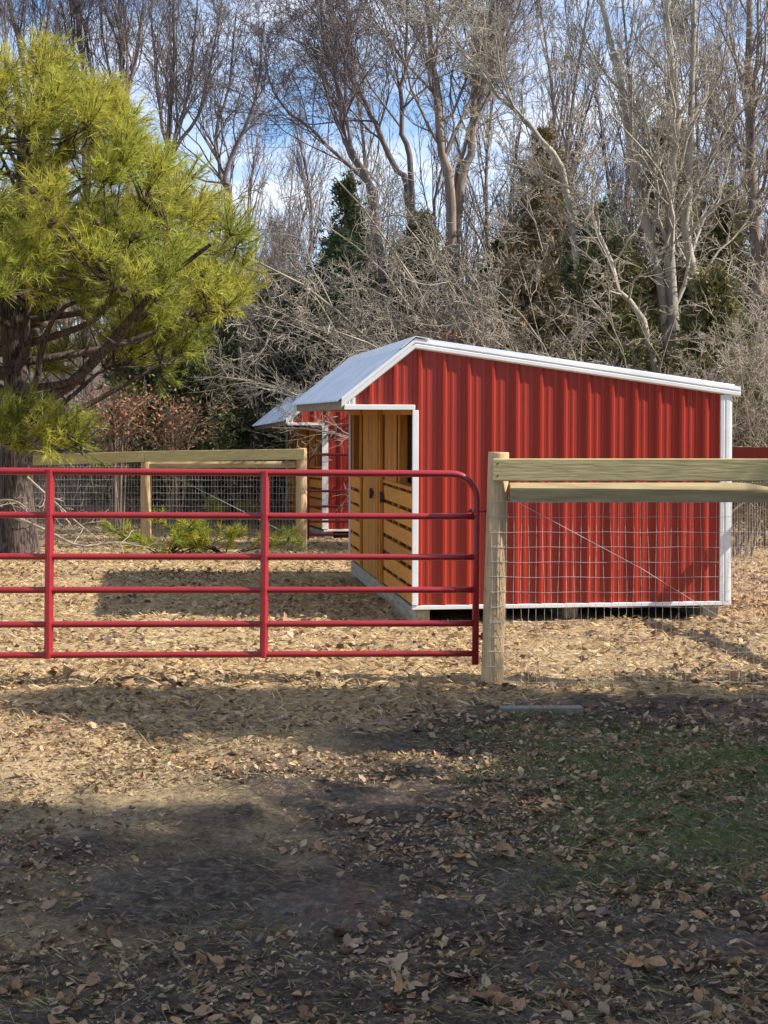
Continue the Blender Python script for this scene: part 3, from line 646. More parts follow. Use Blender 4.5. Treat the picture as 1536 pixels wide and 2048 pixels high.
shrub('olive grey brush high behind the shed below the leaning tree', 1010, 29, 7.0, 'heap', 10)
shrub('brown brush between the pine and the small shed', 560, 37, 6.4, 'brown')
shrub('brown brush behind the small shed roof', 640, 37.5, 6.4, 'brown', 90)
shrub('low arching brush left of the small shed eave', 500, 33, 4.4, 'arch', 15)
shrub('tall grey brush in the gap under the twin stems', 900, 31.8, 7.2, 'arch', -15)
shrub('high pale thicket in front of the brown tipped cedar', 1110, 30, 6.8, 'arch', 30)
shrub('pale thicket right of the arching tree', 1230, 30, 6.6, 'grey', -20)
shrub('thicket crossing the foot of the grey trunk clump', 1370, 24.3, 3.9, 'grey', 160)
shrub('dense twiggy shrub between the grey clump and the dark trunk', 1420, 29.5, 6.6, 'heap', 70)
shrub('twiggy shrub outside the right fence', 1560, 24, 5.0, 'arch', 200)
shrub('pale brush low over the right half of the shed roof', 1340, 21.8, 3.6, 'heap', 200)
shrub('grey brush behind the mossy fence left of the beech leaves', 150, 34, 4.0, 'brown', 40)
shrub('grey brush behind the fence post under the pine', 270, 35, 4.2, 'grey', 120)
shrub('brown brush right of the rusty beech', 420, 35, 4.4, 'brown', 200)
shrub('thin brush far left behind the pine trunk', 40, 34, 4.2, 'brown', 300)
shrub('tall brown brush standing in the wood above the low cedar', 480, 39, 7.6, 'brown', 250)
shrub('tall brown brush in the wood right of the pine crown', 560, 41, 8.4, 'grey', 60)

# ------------------------------------------------------------------ cedars
CED = {'green': [(.095, .115, .05), (.07, .088, .042), (.13, .135, .06)], 'dark': [(.06, .10, .05), (.08, .115, .055), (.12, .14, .065)],
       'olive': [(.17, .165, .065), (.12, .13, .055), (.21, .18, .085)], 'brown': [(.21, .165, .085), (.16, .135, .07), (.25, .185, .11)]}
def cedar_parts(height, rad, n, pal, seed, size=.16, low=.06, shape=.8):
    n = int(n * 1.45) if size < .3 else n
    rg = np.random.default_rng(seed); nb = 110
    hb = height * (low + (1 - low) * rg.uniform(0, 1, nb) ** .85); az = rg.uniform(0, 2 * np.pi, nb)
    lump = .55 + .75 * vnoise(hb * 1.6, az * 1.7, seed)
    rb = rad * np.clip(1 - (hb / height), .02, 1) ** shape * lump + .08
    dirs = np.stack([np.cos(az), np.sin(az), rg.uniform(.1, .75, nb)], -1)
    bi = rg.integers(0, nb, n); wgt = rb[bi] / rb.max(); keep = rg.uniform(0, 1, n) < (.3 + .7 * wgt); bi = bi[keep]; n = len(bi)
    s = rg.uniform(.15, 1, n) ** .6
    ctr = np.stack([np.zeros(n), np.zeros(n), hb[bi]], -1) + unit(dirs[bi]) * (rb[bi] * s)[:, None]
    ctr += rg.normal(size=(n, 3)) * (.07 + .15 * rb[bi])[:, None]
    ctr[:, 2] -= .10 * s ** 2 * rb[bi]; ctr[:, 2] = np.maximum(ctr[:, 2], .08)
    K = 7; d0 = unit(dirs[bi] * .8 + rg.normal(size=(n, 3)) * .35 + np.array([0, 0, .25]))
    d = unit(d0[:, None] + rg.normal(size=(n, K, 3)) * .55); side = unit(np.cross(d, rg.normal(size=d.shape)))
    ln = size * rg.uniform(.5, 1.2, (n, K, 1)); wd = ln * .13
    o = ctr[:, None] + rg.normal(size=(n, K, 3)) * .03
    V = np.stack([o - side * wd, o + side * wd, o + d * ln], 2).reshape(-1, 3)
    q = np.arange(len(V)).reshape(-1, 3)
    pc = np.array(CED[pal]); c = pc[rg.integers(0, len(pc), n)] * rg.uniform(.75, 1.25, (n, 1)); C = np.ones((n, 4)); C[:, :3] = c; C = np.repeat(C, K * 3, 0)
    cr_ = MB(); cr_.add(V, [q], C)
    tr = MB(); tube(tr, [(0, 0, -.15), (.02, .01, height * .3), (0, .02, height * .7), (0, 0, height * .97)], [.035 * rad + .05, .03 * rad + .04, .05, .01], 8)
    P = np.zeros((nb, 4, 3)); 
    for j, f in enumerate((0, .35, .7, .95)): P[:, j] = np.stack([np.zeros(nb), np.zeros(nb), hb], -1) + unit(dirs) * (rb * f)[:, None] - np.array([0, 0, .1]) * (f ** 2 * rb)[:, None]
    lb = MB(); lay(lb, P, np.full((nb, 4), .014) * np.array([1.4, 1, .7, .4]), 3)
    return tr, lb, cr_
def cedar(label, px, d, py_top, rad, n, pal, seed, size=.16, shape=.8, low=.06, x=None, height=None, name='cedar_tree'):
    X = (px - 768) / F * d if x is None else x; z0 = float(gz(X, d)); h = height or (CH - (py_top - HZ) / F * d - z0)
    t = thing(name, (X, d, z0), label, 'tree'); tr, lb, cm = cedar_parts(h, rad, n, pal, seed, size, low, shape)
    tr.build('trunk', M['bark_brown'], t, smooth=True); lb.build('limbs', M['bark_brown'], t)['kind'] = 'stuff'; cm.build('crown', M['cedar'], t, colors=True)
    return t
cedar('narrow dark cedar at the foot of the forked tree', 690, 36, 370, 1.4, 4200, 'green', 51)
cedar('broad very dark cedar just left of the shed ridge', 680, 33.9, 480, 2.1, 5600, 'dark', 52)
cedar('dark green cedar over the small shed roof', 600, 34.2, 590, 1.6, 5200, 'dark', 53)
cedar('olive cedar straight behind the shed ridge', 840, 34, 430, 1.7, 5600, 'olive', 54)
cedar('dark cedar low behind the middle of the shed roof', 1010, 33.5, 480, 1.9, 6000, 'green', 55)
cedar('brown tinged cedar with its tip in the sky left of the grey trunks', 1090, 32, 270, 1.9, 4400, 'brown', 56)
cedar('dark cedar directly behind the arching pale tree', 1190, 30.5, 410, 1.8, 6000, 'dark', 57)
cedar('brown olive cedar behind the clump of grey trunks', 1345, 29, 240, 1.7, 6200, 'brown', 58)
cedar('olive cedar behind the dark trunk at the right edge', 1450, 28, 400, 1.8, 6000, 'olive', 59)
cedar('olive green cedar under the right side of the pine crown', 425, 32.8, 590, 1.35, 4600, 'green', 60)
cedar('low green cedar between the pine and the small shed', 380, 31.5, 700, 1.35, 4200, 'green', 61)
cedar('shaggy dark cedar behind the pine limbs', 290, 31, 610, 1.3, 4200, 'dark', 62)
cedar('low olive cedar peeping over the middle of the shed roof', 1060, 24.2, 545, 1.5, 3200, 'brown', 71, shape=.6)
cedar('green cedar close behind the shed roof below the arching tree', 1215, 24.6, 500, 1.5, 3400, 'olive', 72, shape=.6)
cedar('low olive cedar behind the right end of the shed roof', 1420, 23.2, 560, 1.1, 3200, 'olive', 74)
cedar('slim brown cedar above the small shed', 545, 36, 560, 1.1, 3200, 'olive', 63)
# evergreens standing off to the right whose shade falls over the foreground
cedar('tall pointed cedar beyond the right edge shading the yard by the gate', 0, 8.1, 0, 2.75, 6500, 'green', 64, size=.5, shape=.95, x=8.6, height=9.1)
cedar('large round cedar beyond the right edge shading the near yard', 0, 3.0, 0, 3.9, 10000, 'green', 65, size=.62, shape=.38, x=9.2, height=12.6)

cedar('short cedar beyond the right edge darkening the green grass', 0, 6.3, 0, 2.3, 5000, 'green', 66, size=.5, shape=.8, x=8.9, height=6.9)
# ------------------------------------------------------------------ the pine
def needles(mb, O, D, rg, K=18, ln=.15, wd=.0065, cols=None):
    n = len(O); d = unit(D[:, None] * .75 + rg.normal(size=(n, K, 3)) * .42); side = unit(np.cross(d, rg.normal(size=d.shape)))
    l = ln * rg.uniform(.7, 1.2, (n, K, 1)); o = O[:, None] + D[:, None] * rg.uniform(-.05, .05, (n, K, 1))
    tip = o + d * l - np.array([0, 0, .015])
    V = np.stack([o - side * wd, o + side * wd, tip], 2).reshape(-1, 3)
    C = np.ones((n, 4)); C[:, :3] = cols; mb.add(V, [np.arange(len(V)).reshape(-1, 3)], np.repeat(C, K * 3, 0))
PINE = np.array([(.24, .26, .035), (.30, .29, .045), (.16, .21, .035), (.36, .31, .05), (.12, .17, .035)])
def pine():
    rg = np.random.default_rng(77); D0 = 22.5; bx = (38 - 768) / F * D0; base = np.array([bx, D0, float(gz(bx, D0)) - .1])
    t = thing('pine_tree', tuple(base), 'big yellow green pine with dark cones filling the upper left', 'tree')
    TP = spline([(0, 0, 0), (-.05, 0, 1.2), (-.02, .05, 2.4), (-.15, .05, 4), (.05, 0, 5.6), (-.05, 0, 7.3)], 16)[None]
    TR = np.interp(np.linspace(0, 1, 16), [0, .12, .35, .7, 1], [.34, .27, .22, .12, .03])[None]
    mb = MB(); lay(mb, TP, TR, 12); mb.build('trunk', M['bark_pine'], t, smooth=True)
    # envelope radius by height
    def env(z): return np.interp(z, [2.2, 2.9, 3.3, 3.9, 4.7, 5.5, 5.9, 6.4, 7.1, 7.5], [1.0, 2.7, 3.2, 3.35, 3.1, 2.65, 2.15, 1.65, .75, .1])
    limbs = []
    def limb(z0, az, zt, f=1.0, r=.07):
        e = env(zt) * f; q = np.array([math.cos(az), math.sin(az), 0]); s = np.array([0, 0, z0]); T = q * e + np.array([0, 0, zt])
        mid = s + (T - s) * .5 + np.array([0, 0, -.22 * abs(e) * .35]); limbs.append((spline([s, mid + rg.normal(size=3) * .12, T], 12), r))
    gold = 2.39996; k = 0
    for z0 in np.linspace(1.9, 6.7, 40):
        limb(z0, k * gold + rg.uniform(-.3, .3), min(7.3, z0 + rg.uniform(.5, 1.4)), rg.uniform(.72, .92), .08 * (1 - (z0 - 1.9) / 6.5)); k += 1
    def wl_(pts): return np.array([W(px, py, dd) - base for px, py, dd in pts])
    own = [(wl_([(25, 800, D0), (110, 790, 22.2), (190, 720, 21.8), (255, 645, 21.4), (330, 560, 21.0), (420, 490, 20.6)]), .105),
           (wl_([(20, 760, D0), (55, 690, 22.2), (54, 620, 22.0), (90, 545, 21.8), (150, 470, 21.5)]), .075),
           (wl_([(20, 780, D0), (70, 770, 22.0), (85, 690, 21.9), (120, 620, 21.6), (200, 590, 21.2), (300, 560, 20.9)]), .06),
           (wl_([(20, 860, D0), (60, 840, 21.6), (110, 850, 21.2), (160, 885, 20.9)]), .035),
           (wl_([(20, 850, D0), (-60, 830, 21.6), (-120, 850, 21.2)]), .035)]
    for p, r in own:
        limbs.append((spline(p, 12), r)); mb = MB(); lay(mb, spline(p, 12)[None], (r * np.linspace(1, .25, 12))[None], 8); mb.build('limb', M['bark_pine'], t, smooth=True)
    LP = np.array([p for p, r in limbs]); LR = np.array([r * np.linspace(1, .25, 12) for p, r in limbs])
    mb = MB(); lay(mb, LP[:-5], LR[:-5], 7)
    # foliage clusters in the outer shell of the crown
    nc = 630; zc = rg.uniform(2.75, 7.35, nc * 3); ac = rg.uniform(0, 2 * np.pi, nc * 3); keep = rg.uniform(0, 1, nc * 3) < env(zc) / 3.7; zc, ac = zc[keep][:nc], ac[keep][:nc]; nc = len(zc)
    fr = 1 - .5 * rg.uniform(0, 1, nc) ** 1.6; lump = .78 + .40 * vnoise(ac * 2.6, zc * 1.5, 4)
    rc = env(zc) * fr * lump; CC = np.stack([np.cos(ac) * rc, np.sin(ac) * rc, zc], -1)
    gap = vnoise(CC[:, 0] * 1.1 + 3, CC[:, 2] * 1.3, 21) > .20; gap &= ~((CC[:, 1] < .2) & (CC[:, 2] < 3.5) & (CC[:, 0] > -.6) & (CC[:, 0] < 2.3)); CC = CC[gap]
    low = []
    for px, py, dd in ((30, 850, 20.8), (80, 880, 20.8), (120, 860, 20.9), (150, 895, 20.9), (-20, 840, 21), (10, 890, 20.9), (60, 840, 20.9), (100, 900, 20.8), (-60, 850, 21), (40, 905, 21), (0, 865, 21), (130, 885, 21.1)): low.append(W(px, py, dd) - base)
    CC = np.concatenate([CC, np.array(low)]); nc = len(CC)
    flat = LP[:, 4:].reshape(-1, 3); dd = np.linalg.norm(CC[:, None] - flat[None] + np.array([0, 0, -.25]), axis=2); near = flat[dd.argmin(1)]
    mid = (near + CC) / 2 + np.array([0, 0, -.08]) + rg.normal(size=CC.shape) * .05
    BP = np.stack([near, near * .55 + mid * .45, mid, mid * .45 + CC * .55, CC], 1); lay(mb, BP, np.broadcast_to(np.linspace(.02, .008, 5), (nc, 5)), 4)
    nt = 13; outd = unit(CC * np.array([1, 1, 0]) + 1e-6)
    TD = unit(outd[:, None] * .6 + np.array([0, 0, .75]) + rg.normal(size=(nc, nt, 3)) * .62)
    tl = rg.uniform(.22, .48, (nc, nt, 1)); q = np.linspace(0, 1, 4)[None, None, :, None]
    TW = CC[:, None, None] + TD[:, :, None] * tl[:, :, None] * q + np.array([0, 0, .06]) * q ** 2
    TW = TW.reshape(-1, 4, 3); lay(mb, TW[:, ::3], np.full((len(TW), 2), .006), 3); S2 = TW
    mb.build('branches', M['bark_pine'], t, smooth=True)
    O = np.concatenate([TW[:, 3], TW[:, 2], TW[:, 1]]); Dv = unit(np.concatenate([TD.reshape(-1, 3)] * 3) + np.array([0, 0, .15]))
    tone = np.tile(np.repeat(rg.uniform(.72, 1.2, nc), nt), 3)[:, None]
    hN = np.clip((O[:, 2] - 3) / 4.5, 0, 1)[:, None]
    mixc = np.tile(np.repeat(rg.uniform(0, 1, nc), nt), 3)[:, None] * .6 + rg.uniform(0, .4, (len(O), 1)); mixc = np.clip(mixc * .75 + hN * .35, 0, 1)
    cl = (np.array((.22, .30, .05)) * (1 - mixc) + np.array((.56, .48, .075)) * mixc) * tone * rg.uniform(.8, 1.2, (len(O), 1))
    fo = MB(); needles(fo, O, Dv, rg, 14, .185, .0048, cl); fo.build('crown', M['needle'], t, colors=True)
    # cones, each its own part
    proto = None; cand = S2[:, 2][(S2[:, 2][:, 1] < -.6) & (S2[:, 2][:, 0] > .3) & (S2[:, 2][:, 2] < 5.2)]
    cand = cand[rg.permutation(len(cand))[:46]]
    cm = MB(); zz_ = np.linspace(0, 1, 6); tube(cm, [(0, 0, -.035 + .07 * z) for z in zz_], [.008, .028, .034, .030, .02, .004], 8); cme = cm.mesh('pine_cone', True); cme.materials.append(M['cone'])
    for c in cand:
        o = bpy.data.objects.new('pine_cone', cme); COL.objects.link(o); o.parent = t; o.location = c + np.array([0, -.08, -.05]); o.rotation_euler = rg.uniform(0, 3, 3)
        s = rg.uniform(.9, 1.5); o.scale = (s, s, s * 1.2)
    return t
pine()
# low living pine boughs and dead branches by its foot
def sprig(label, px, py, d, n, seed, sp=(.9, .35), name='pine_sapling'):
    rg = np.random.default_rng(seed); x = (px - 768) / F * d; z0 = float(gz(x, d)); t = thing(name, (x, d, z0), label, 'sapling')
    zt = CH - (py - HZ) / F * d - z0; P = np.zeros((n, 6, 3)); 
    for i in range(n):
        e = np.array([rg.normal(0, sp[0]), rg.normal(0, .4), zt * rg.uniform(.35, 1.0)]); P[i] = spline([(0, 0, -.05), (e[0] * .4, e[1] * .4, e[2] * .35), e], 6)
    r = np.full((n, 6), .014) * np.linspace(1, .4, 6); mb = MB(); lay(mb, P, r, 4)
    S, sr = grow(P, r, rg, 5, .4, 1, .7, .3, .6, 4, .1, .15); lay(mb, S, np.maximum(sr, .004), 3); mb.build('stems', M['bark_pine'], t)
    O = np.concatenate([S[:, 1], S[:, 2], S[:, 3], P[:, 5], P[:, 4]]); Dv = np.concatenate([unit(S[:, 1] - S[:, 0]), unit(S[:, 2] - S[:, 1]), unit(S[:, 3] - S[:, 2]), unit(P[:, 5] - P[:, 4]), unit(P[:, 5] - P[:, 4])])
    cl = PINE[rg.integers(0, 4, len(O))] * rg.uniform(1.0, 1.5, (len(O), 1)); fo = MB(); needles(fo, O, unit(Dv + np.array([0, 0, .2])), rg, 20, .16, .006, cl); fo.build('needles', M['needle'], t, colors=True)
sprig('low green pine sapling spreading behind the second gate panel', 330, 1045, 22.6, 10, 81, (.75, .3))
sprig('low pine sapling right of its twin, in front of the far fence wire', 450, 1040, 22.8, 8, 82, (.6, .3))
sprig('small upright pine seedling showing above the second rail', 440, 985, 28, 4, 83, (.12, .3))
sprig('small pine seedling beside the far fence end post', 530, 1000, 30, 5, 84, (.3, .3))
def dead_branch(label, pts, r, seed):
    rg = np.random.default_rng(seed); P = np.array([W(*p) for p in pts]); b = P[0].copy(); t = thing('dead_branch', tuple(b), label, 'branch'); P = spline(P - b, 12)[None]
    rr = r * np.linspace(1, .3, 12)[None]; mb = MB(); lay(mb, P, rr, 7); mb.build('stem', M['dead_wood'], t, smooth=True)
    tw = MB(); A, ar = grow(P, rr, rg, 9, .1, 1, .8, .3, .5, 6, .05, .18); lay(tw, A, np.maximum(ar, .006), 4); Bq, b_ = grow(A, ar, rg, 4, .2, 1, .8, .4, .6, 4, .05, .2); lay(tw, Bq, np.maximum(b_, .005), 3); tw.build('twigs', M['dead_wood'], t)
dead_branch('long pale dead branch lying from the pine trunk towards the sapling', [(20, 1030, 21.8), (90, 1060, 21.4), (160, 1092, 21.2), (230, 1085, 21.3), (310, 1098, 21.4)], .026, 1)
dead_branch('dead branch slanting down from the pine trunk past the first gate brace', [(55, 955, 22.2), (110, 1005, 21.8), (160, 1050, 21.5), (200, 1080, 21.4)], .02, 2)
dead_branch('bleached broken boughs against the foot of the pine', [(-30, 1015, 21.6), (10, 1000, 21.5), (45, 1010, 21.4), (60, 1040, 21.4)], .022, 3)

# young beech holding its rusty leaves
def rusty(label, px, d, py0, py1, half, seed, n=2600):
    rg = np.random.default_rng(seed); x = (px - 768) / F * d; z0 = float(gz(x, d)); t = thing('beech_sapling', (x, d, z0), label, 'sapling')
    za, zb = CH - (py1 - HZ) / F * d - z0, CH - (py0 - HZ) / F * d - z0; P = np.zeros((16, 7, 3))
    for i in range(16):
        e = np.array([rg.normal(0, half * .55), rg.normal(0, .5), rg.uniform(za, zb)]); P[i] = spline([(rg.uniform(-.1, .1), 0, -.1), (e[0] * .35, e[1] * .4, e[2] * .8), e], 7)
    r = np.full((16, 7), .018) * np.linspace(1, .3, 7); mb = MB(); lay(mb, P, r, 4); A, ar = grow(P, r, rg, 7, .3, 1, .9, .3, .5, 5, .02, .15); lay(mb, A, np.maximum(ar, .004), 3)
    mb.build('stems', M['bark_brown'], t)
    f = A.reshape(-1, 3); O = f[rg.integers(0, len(f), n)] + rg.normal(size=(n, 3)) * .09; d1 = unit(rg.normal(size=(n, 3))); d2 = unit(np.cross(d1, rg.normal(size=(n, 3))))
    s = rg.uniform(.025, .05, (n, 1)); V = np.stack([O, O + d1 * s + d2 * s * .5, O + d1 * 2 * s, O + d1 * s - d2 * s * .5], 1).reshape(-1, 3)
    c = np.array([(.30, .15, .08), (.38, .21, .11), (.24, .11, .07)])[rg.integers(0, 3, n)]; C = np.ones((n, 4)); C[:, :3] = c
    lf = MB(); lf.add(V, [np.arange(len(V)).reshape(-1, 4)], np.repeat(C, 4, 0)); lf.build('leaves', M['rust_leaf'], t, colors=True)
rusty('young beech with rusty brown leaves above the mossy fence board', 235, 27.5, 790, 850, .8, 91, 1500)
rusty('second rusty leaved beech nearer the small shed', 350, 28, 805, 880, .5, 92, 1000)
rusty('rusty leaved sapling in the brush behind the shed ridge', 900, 24, 660, 720, .8, 93, 1200)

# ------------------------------------------------------------------ the wood behind: copies of four bare trees, each trunk an object
def proto_tree(seed, h, bark):
    rg = np.random.default_rng(seed); TP = spline([(0, 0, -.3), (rg.normal(0, .2), rg.normal(0, .2), h * .35), (rg.normal(0, .4), rg.normal(0, .4), h * .7), (rg.normal(0, .6), rg.normal(0, .6), h)], 14)[None]
    TR = .16 * np.linspace(1, .15, 14)[None]; a = MB(); lay(a, TP, TR, 7); mb = MB()
    A, ar = grow(TP, TR, rg, 24, .22, 1, .65, .28, .5, 7, .3, .12); lay(mb, A, np.maximum(ar, .010), 4)
    Bq, br_ = grow(A, ar, rg, 9, .15, 1, .7, .42, .6, 5, .25, .16); lay(mb, Bq, np.maximum(br_, .008), 3)
    Cq, cr_ = grow(Bq, br_, rg, 6, .15, 1, .7, .5, .7, 4, .2, .2); lay(mb, Cq, np.maximum(cr_, .007), 3)
    ma, mm = a.mesh('trunk', True), mb.mesh('branches', True); ma.materials.append(M[bark]); mm.materials.append(M[bark]); return ma, mm
protos = [proto_tree(s, h, b) for s, h, b in ((201, 13, 'bark_dark'), (202, 15, 'bark_brown'), (203, 11, 'bark_dark'), (204, 14, 'bark_brown'))]
rg = np.random.default_rng(5)
for k in range(190):
    d = 44 + 66 * (k / 190) ** 1.1; x = rg.uniform(-.34, .34) * d; z0 = float(gz(x, d))
    t = thing('woodland_tree', (x, d, z0 - .1), 'bare grey brown tree among many in the wood behind the paddock', 'tree', 'bare trees of the wood behind', rg.uniform(0, 6.28))
    s = rg.uniform(.40, .66); t.scale = (s, s, s * rg.uniform(.85, 1.1))
    for nm, me in zip(('trunk', 'branches'), protos[rg.integers(0, 4)]):
        o = bpy.data.objects.new(nm, me); COL.objects.link(o); o.parent = t

SLIM = ['slim tree close right of the stout brown pair', 'slim tree in the open sky between brown pair and arching pale tree', 'slim tree left of the arching pale tree', 'slim tree above the brown tipped cedar', 'slim tree crossing behind the top of the leaning grey tree', 'slim tree just left of the grey trunk clump', 'slim tree behind the leftmost trunk of the grey clump', 'slim tree between two trunks of the grey clump', 'slim tree just right of the grey clump', 'slim tree midway from grey clump to dark edge trunk', 'slim tree close left of the dark edge trunk', 'slim tree cut by the right edge of the photo', 'farther slim tree behind the gap right of the grey clump', 'farther slim tree behind the leaning grey tree', 'farther slim tree behind the left of the grey clump', 'slim tree between dark forked tree and twin purplish stems', 'slim tree left of the dark forked tree', 'slim tree in the hazy gap right of the pine', 'slim tree rising right of the pine crown', 'slim tree above the left part of the pine', 'slim tree above the pine, left of the upright forks']
for k, (px, d, s) in enumerate([(905, 37, .8), (985, 39, .9), (1050, 36, .85), (1130, 38, .9), (1170, 35, .8), (1225, 37, .95), (1265, 34, .85), (1310, 36, .9), (1395, 35, .9), (1440, 33, .85), (1480, 36, .95), (1560, 34, .9), (1420, 40, 1.0), (1100, 41, 1.0), (1250, 42, 1.0), (740, 42, .9), (600, 44, .85), (530, 46, .8), (410, 46, .85), (120, 46, .95), (215, 47, .95)]):
    x = (px - 768) / F * d; t = thing('woodland_tree', (x, d, float(gz(x, d)) - .1), SLIM[k], 'tree', 'slim trees between the larger trunks', k * 1.3); t.scale = (s * .7, s * .7, s)
    for nm, me in zip(('trunk', 'branches'), protos[(k * 7) % 4]):
        o = bpy.data.objects.new(nm, me); COL.objects.link(o); o.parent = t

# undergrowth along the wood edge: one mass nobody could count
def undergrowth():
    rg = np.random.default_rng(6); n = 2500; d = rg.uniform(29, 48, n); x = rg.uniform(-.31, .31, n) * d; h = rg.uniform(.5, 2.6, n) * np.where(d > 36, 1.3, .8)
    N = 5; P = np.zeros((n, N, 3)); P[:, 0] = np.stack([x, d, gz(x, d) - .05], -1); dv = unit(np.stack([rg.normal(0, .35, n), rg.normal(0, .3, n), np.ones(n)], -1))
    for j in range(1, N): dv = unit(dv + rg.normal(size=dv.shape) * .16); P[:, j] = P[:, j - 1] + dv * (h / (N - 1))[:, None]
    r = rg.uniform(.006, .016, n)[:, None] * np.linspace(1, .4, N); mb = MB(); lay(mb, P, r, 3)
    A, ar = grow(P, r, rg, 5, .2, 1, .7, .45, .6, 3, .1, .2); lay(mb, A, np.maximum(ar, .005), 3)
    o = mb.build('undergrowth', M['bark_brown']); tag(o, 'tangle of thin brown stems along the edge of the wood', kind='stuff')
undergrowth()

# ------------------------------------------------------------------ ground cover
def in_view(d, rg, n, m=1.15, extra=.6): return rg.uniform(-1, 1, n) * (768 / F * d * m + extra)
LEAFC = np.array([(.36, .22, .12), (.50, .36, .22), (.24, .13, .075), (.48, .36, .23), (.34, .24, .17), (.44, .27, .13), (.20, .14, .11)])
def free_of_shed(x, y):
    keep = np.ones(len(x), bool)
    for o in (shed1, shed2):
        c, s = math.cos(o.rotation_euler.z), math.sin(o.rotation_euler.z); ux, uy = x - o.location.x, y - o.location.y; lx, ly = c * ux + s * uy, -s * ux + c * uy
        keep &= ~((lx > -.05) & (lx < 3.1) & (ly > -.02) & (ly < 4.95))
    return keep
def leaf_template():
    st_ = [(0, .015), (.18, .20), (.40, .31), (.62, .28), (.82, .17), (1, .01)]; V = []; Fs = []
    for t_, w in st_: V += [(-w, t_ - .5), (0, t_ - .5), (w, t_ - .5)]
    for i in range(5): Fs += [(3 * i, 3 * i + 1, 3 * i + 4, 3 * i + 3), (3 * i + 1, 3 * i + 2, 3 * i + 5, 3 * i + 4)]
    return np.array(V), np.array(Fs)
def clump(x, d):
    base = vnoise(x * 1.4, d * 1.4, 301) * .6 + vnoise(x * 4, d * 4, 302) * .4
    return base - .07 * np.clip((7.8 - d) / 1.5, 0, 1) + .20 * np.clip((x * .9 + (5.6 - d) * .7), -.3, 1) * (d < 6.6)
def litter(n, d0, d1, power, size, seed, simple, zone=None):
    rg = np.random.default_rng(seed); d = d0 + (d1 - d0) * rg.uniform(0, 1, n) ** power; x = in_view(d, rg, n); ok = free_of_shed(x, d) & (clump(x, d) > rg.uniform(.24, .72, n)); x, d = x[ok], d[ok]; n = len(x)
    z = gz(x, d); yaw = rg.uniform(0, 6.28, n); s = size * rg.uniform(.55, 1.3, n); tilt = rg.normal(0, .42, n); roll = rg.normal(0, .35, n)
    if simple: T = np.array([(-.32, -.1), (0, -.5), (.32, 0.05), (0, .5)]); Fq = np.array([(0, 1, 2, 3)])
    else: T, Fq = leaf_template()
    fold = rg.uniform(.1, .9, n)[:, None]; curl = rg.uniform(-.2, .9, n)[:, None]
    u = T[None, :, 0] * np.ones((n, 1)); v = T[None, :, 1] * np.ones((n, 1)); h = np.abs(u) * fold + v * v * curl * .9
    ct, st_ = np.cos(tilt)[:, None], np.sin(tilt)[:, None]; v2 = v * ct - h * st_; h2 = v * st_ + h * ct; cr_, sr_ = np.cos(roll)[:, None], np.sin(roll)[:, None]; u2 = u * cr_ - h2 * sr_; h3 = u * sr_ + h2 * cr_
    cy, sy = np.cos(yaw)[:, None], np.sin(yaw)[:, None]; X = (u2 * cy - v2 * sy) * s[:, None] + x[:, None]; Y = (u2 * sy + v2 * cy) * s[:, None] + d[:, None]; Z = (h3 - h3.min(1, keepdims=True)) * s[:, None] + (z + .003)[:, None]
    V = np.stack([X, Y, Z], -1).reshape(-1, 3); m = len(T); Fs = (Fq[None] + (np.arange(n) * m)[:, None, None]).reshape(-1, Fq.shape[1])
    C = np.ones((n, 4)); C[:, :3] = LEAFC[rg.integers(0, len(LEAFC), n)] * rg.uniform(.7, 1.2, (n, 1)); return V, Fs, np.repeat(C, m, 0)
lit = MB()
for args in ((7500, 3.9, 10.5, 1.0, .042, 301, False), (16000, 8.5, 20, 1.0, .055, 302, True), (14000, 16, 34, 1.0, .075, 303, True), (5000, 10, 20, 1.0, .085, 307, True), (16000, 3.9, 9, .9, .022, 304, True), (9000, 3.9, 8.5, .9, .034, 305, True), (40000, 3.9, 9.0, .85, .015, 306, True)):
    V, Fs, C = litter(*args); lit.add(V, [Fs], C)
tag(lit.build('leaf_litter', M['litter'], colors=True), 'scattered dry brown leaves over the whole field', kind='stuff')
# the largest fallen leaves, each by itself
tm, tf = leaf_template(); lmeshes = []
for k in range(10):
    rr_ = random.Random(k); fo_, cu = rr_.uniform(.15, .9), rr_.uniform(0, 1.0); ww = rr_.uniform(.8, 1.25); V = []
    for i, (u, v) in enumerate(tm):
        u *= (1, .8, 1.25, .6, 1.3, .7)[i // 3] if k % 3 == 0 else 1; h = abs(u) * fo_ + (v + .1) ** 2 * cu * 1.3 + rr_.uniform(-.05, .05); V.append((u * ww, v, h))
    V = np.array(V); V[:, 2] -= V[:, 2].min(); mb = MB(); mb.add(V, [tf]); me = mb.mesh('fallen_leaf', True); me.materials.append(M['leaf']); lmeshes.append(me)
rg = np.random.default_rng(9); cnt = 0
while cnt < 290:
    d = 4.25 + 4.0 * rg.uniform() ** 1.6; x = rg.uniform(-1, 1) * 768 / F * d * 1.05
    if clump(np.array([x]), np.array([d]))[0] < rg.uniform(.2, .66): continue
    o = bpy.data.objects.new('fallen_leaf', lmeshes[rg.integers(0, 10)]); COL.objects.link(o); o.parent = ground
    s = rg.choice((.045, .055, .065, .08, .1), p=(.25, .3, .25, .13, .07)); o.scale = (s, s, s); o.location = (x, d, float(gz(x, d)) + .004); o.rotation_euler = (rg.normal(0, .3), rg.normal(0, .3), rg.uniform(0, 6.28)); cnt += 1

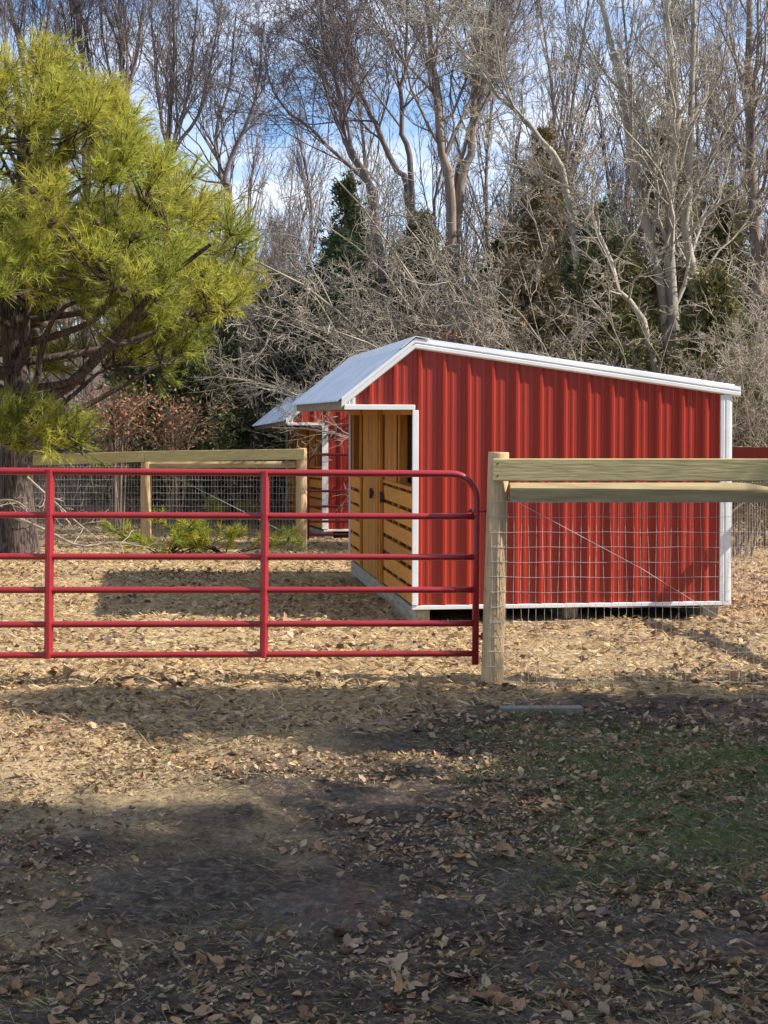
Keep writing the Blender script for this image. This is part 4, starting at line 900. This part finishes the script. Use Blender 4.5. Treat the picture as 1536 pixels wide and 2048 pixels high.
def blades(name, label, n, d0, d1, power, ln, wd, cols, flat, seed, maskf, mkey='straw'):
    rg = np.random.default_rng(seed); d = d0 + (d1 - d0) * rg.uniform(0, 1, n) ** power; x = in_view(d, rg, n, 1.1, .4); ok = free_of_shed(x, d) & maskf(x, d, rg); x, d = x[ok], d[ok]; n = len(x)
    az = rg.uniform(0, 6.28, n); el = np.abs(rg.normal(flat, .3, n)); l = ln * rg.uniform(.5, 1.4, n); sc = (wd * (d / 10) ** .6)[:, None]
    D = np.stack([np.cos(az) * np.cos(el), np.sin(az) * np.cos(el), np.sin(el)], -1); side = unit(np.cross(D, np.array([0, 0, 1.0]) + rg.normal(size=(n, 3)) * .5))
    o = np.stack([x, d, gz(x, d) + .002], -1); mid = o + D * l[:, None] * .55; tip = o + D * l[:, None] - np.array([0, 0, 1]) * (l * .18 * np.cos(el))[:, None]; tip[:, 2] = np.maximum(tip[:, 2], o[:, 2] + .002)
    V = np.stack([o - side * sc, o + side * sc, mid + side * sc * .8, tip], 1).reshape(-1, 3); C = np.ones((n, 4)); C[:, :3] = np.array(cols)[rg.integers(0, len(cols), n)] * rg.uniform(.75, 1.2, (n, 1))
    b = MB(); b.add(V, [np.arange(len(V)).reshape(-1, 4)], np.repeat(C, 4, 0)); tag(b.build(name, M[mkey], colors=True), label, kind='stuff')
STRAW = [(.58, .43, .22), (.68, .53, .30), (.46, .32, .16), (.33, .21, .10)]
blades('dry_grass', 'matted straw coloured dead grass over the paddock', 90000, 6.2, 32, 1.25, .085, .0032, STRAW, .18, 401, lambda x, d, rg: vnoise(x * .9, d * .9, 12) + np.clip((d - 8.2) * .3, -.6, .5) - np.clip((x + .8) * .4, 0, .8) * np.clip((10.6 - d) * 1.2, 0, 1) > rg.uniform(.1, .9, len(x)))
blades('dry_grass', 'sparse dead grass stems in the muddy foreground', 40000, 3.9, 8.6, 1.0, .05, .0017, [(.30, .25, .14), (.22, .18, .10), (.38, .31, .18), (.12, .13, .05)], .3, 402, lambda x, d, rg: vnoise(x * 1.6, d * 1.6, 14) > rg.uniform(.1, .9, len(x)))
blades('grass', 'short green grass in thin patches right of the gate', 38000, 4.2, 9.4, .9, .05, .0022, [(.12, .17, .04), (.15, .20, .05), (.10, .13, .04), (.20, .19, .07)], .55, 403,
       lambda x, d, rg: (np.minimum(1 - np.abs(x - 1.6) * .75, 1 - np.abs(d - 7.3) * .5) * 1.1 + (vnoise(x * 2.3, d * 2.3, 15) - .5) * 1.6) > rg.uniform(-.05, .9, len(x)))

# grey board lying in the leaves
pb = thing('plank', ((1082 - 768) / F * 9.35, 9.35, 0.02), 'weathered grey board lying flat in the leaves below the wire fence', 'plank', None, R(1.5))
MB().box(-.25, .25, -.045, .045, -.02, .018).build('board', M['fascia'], pb, bevel=.004)
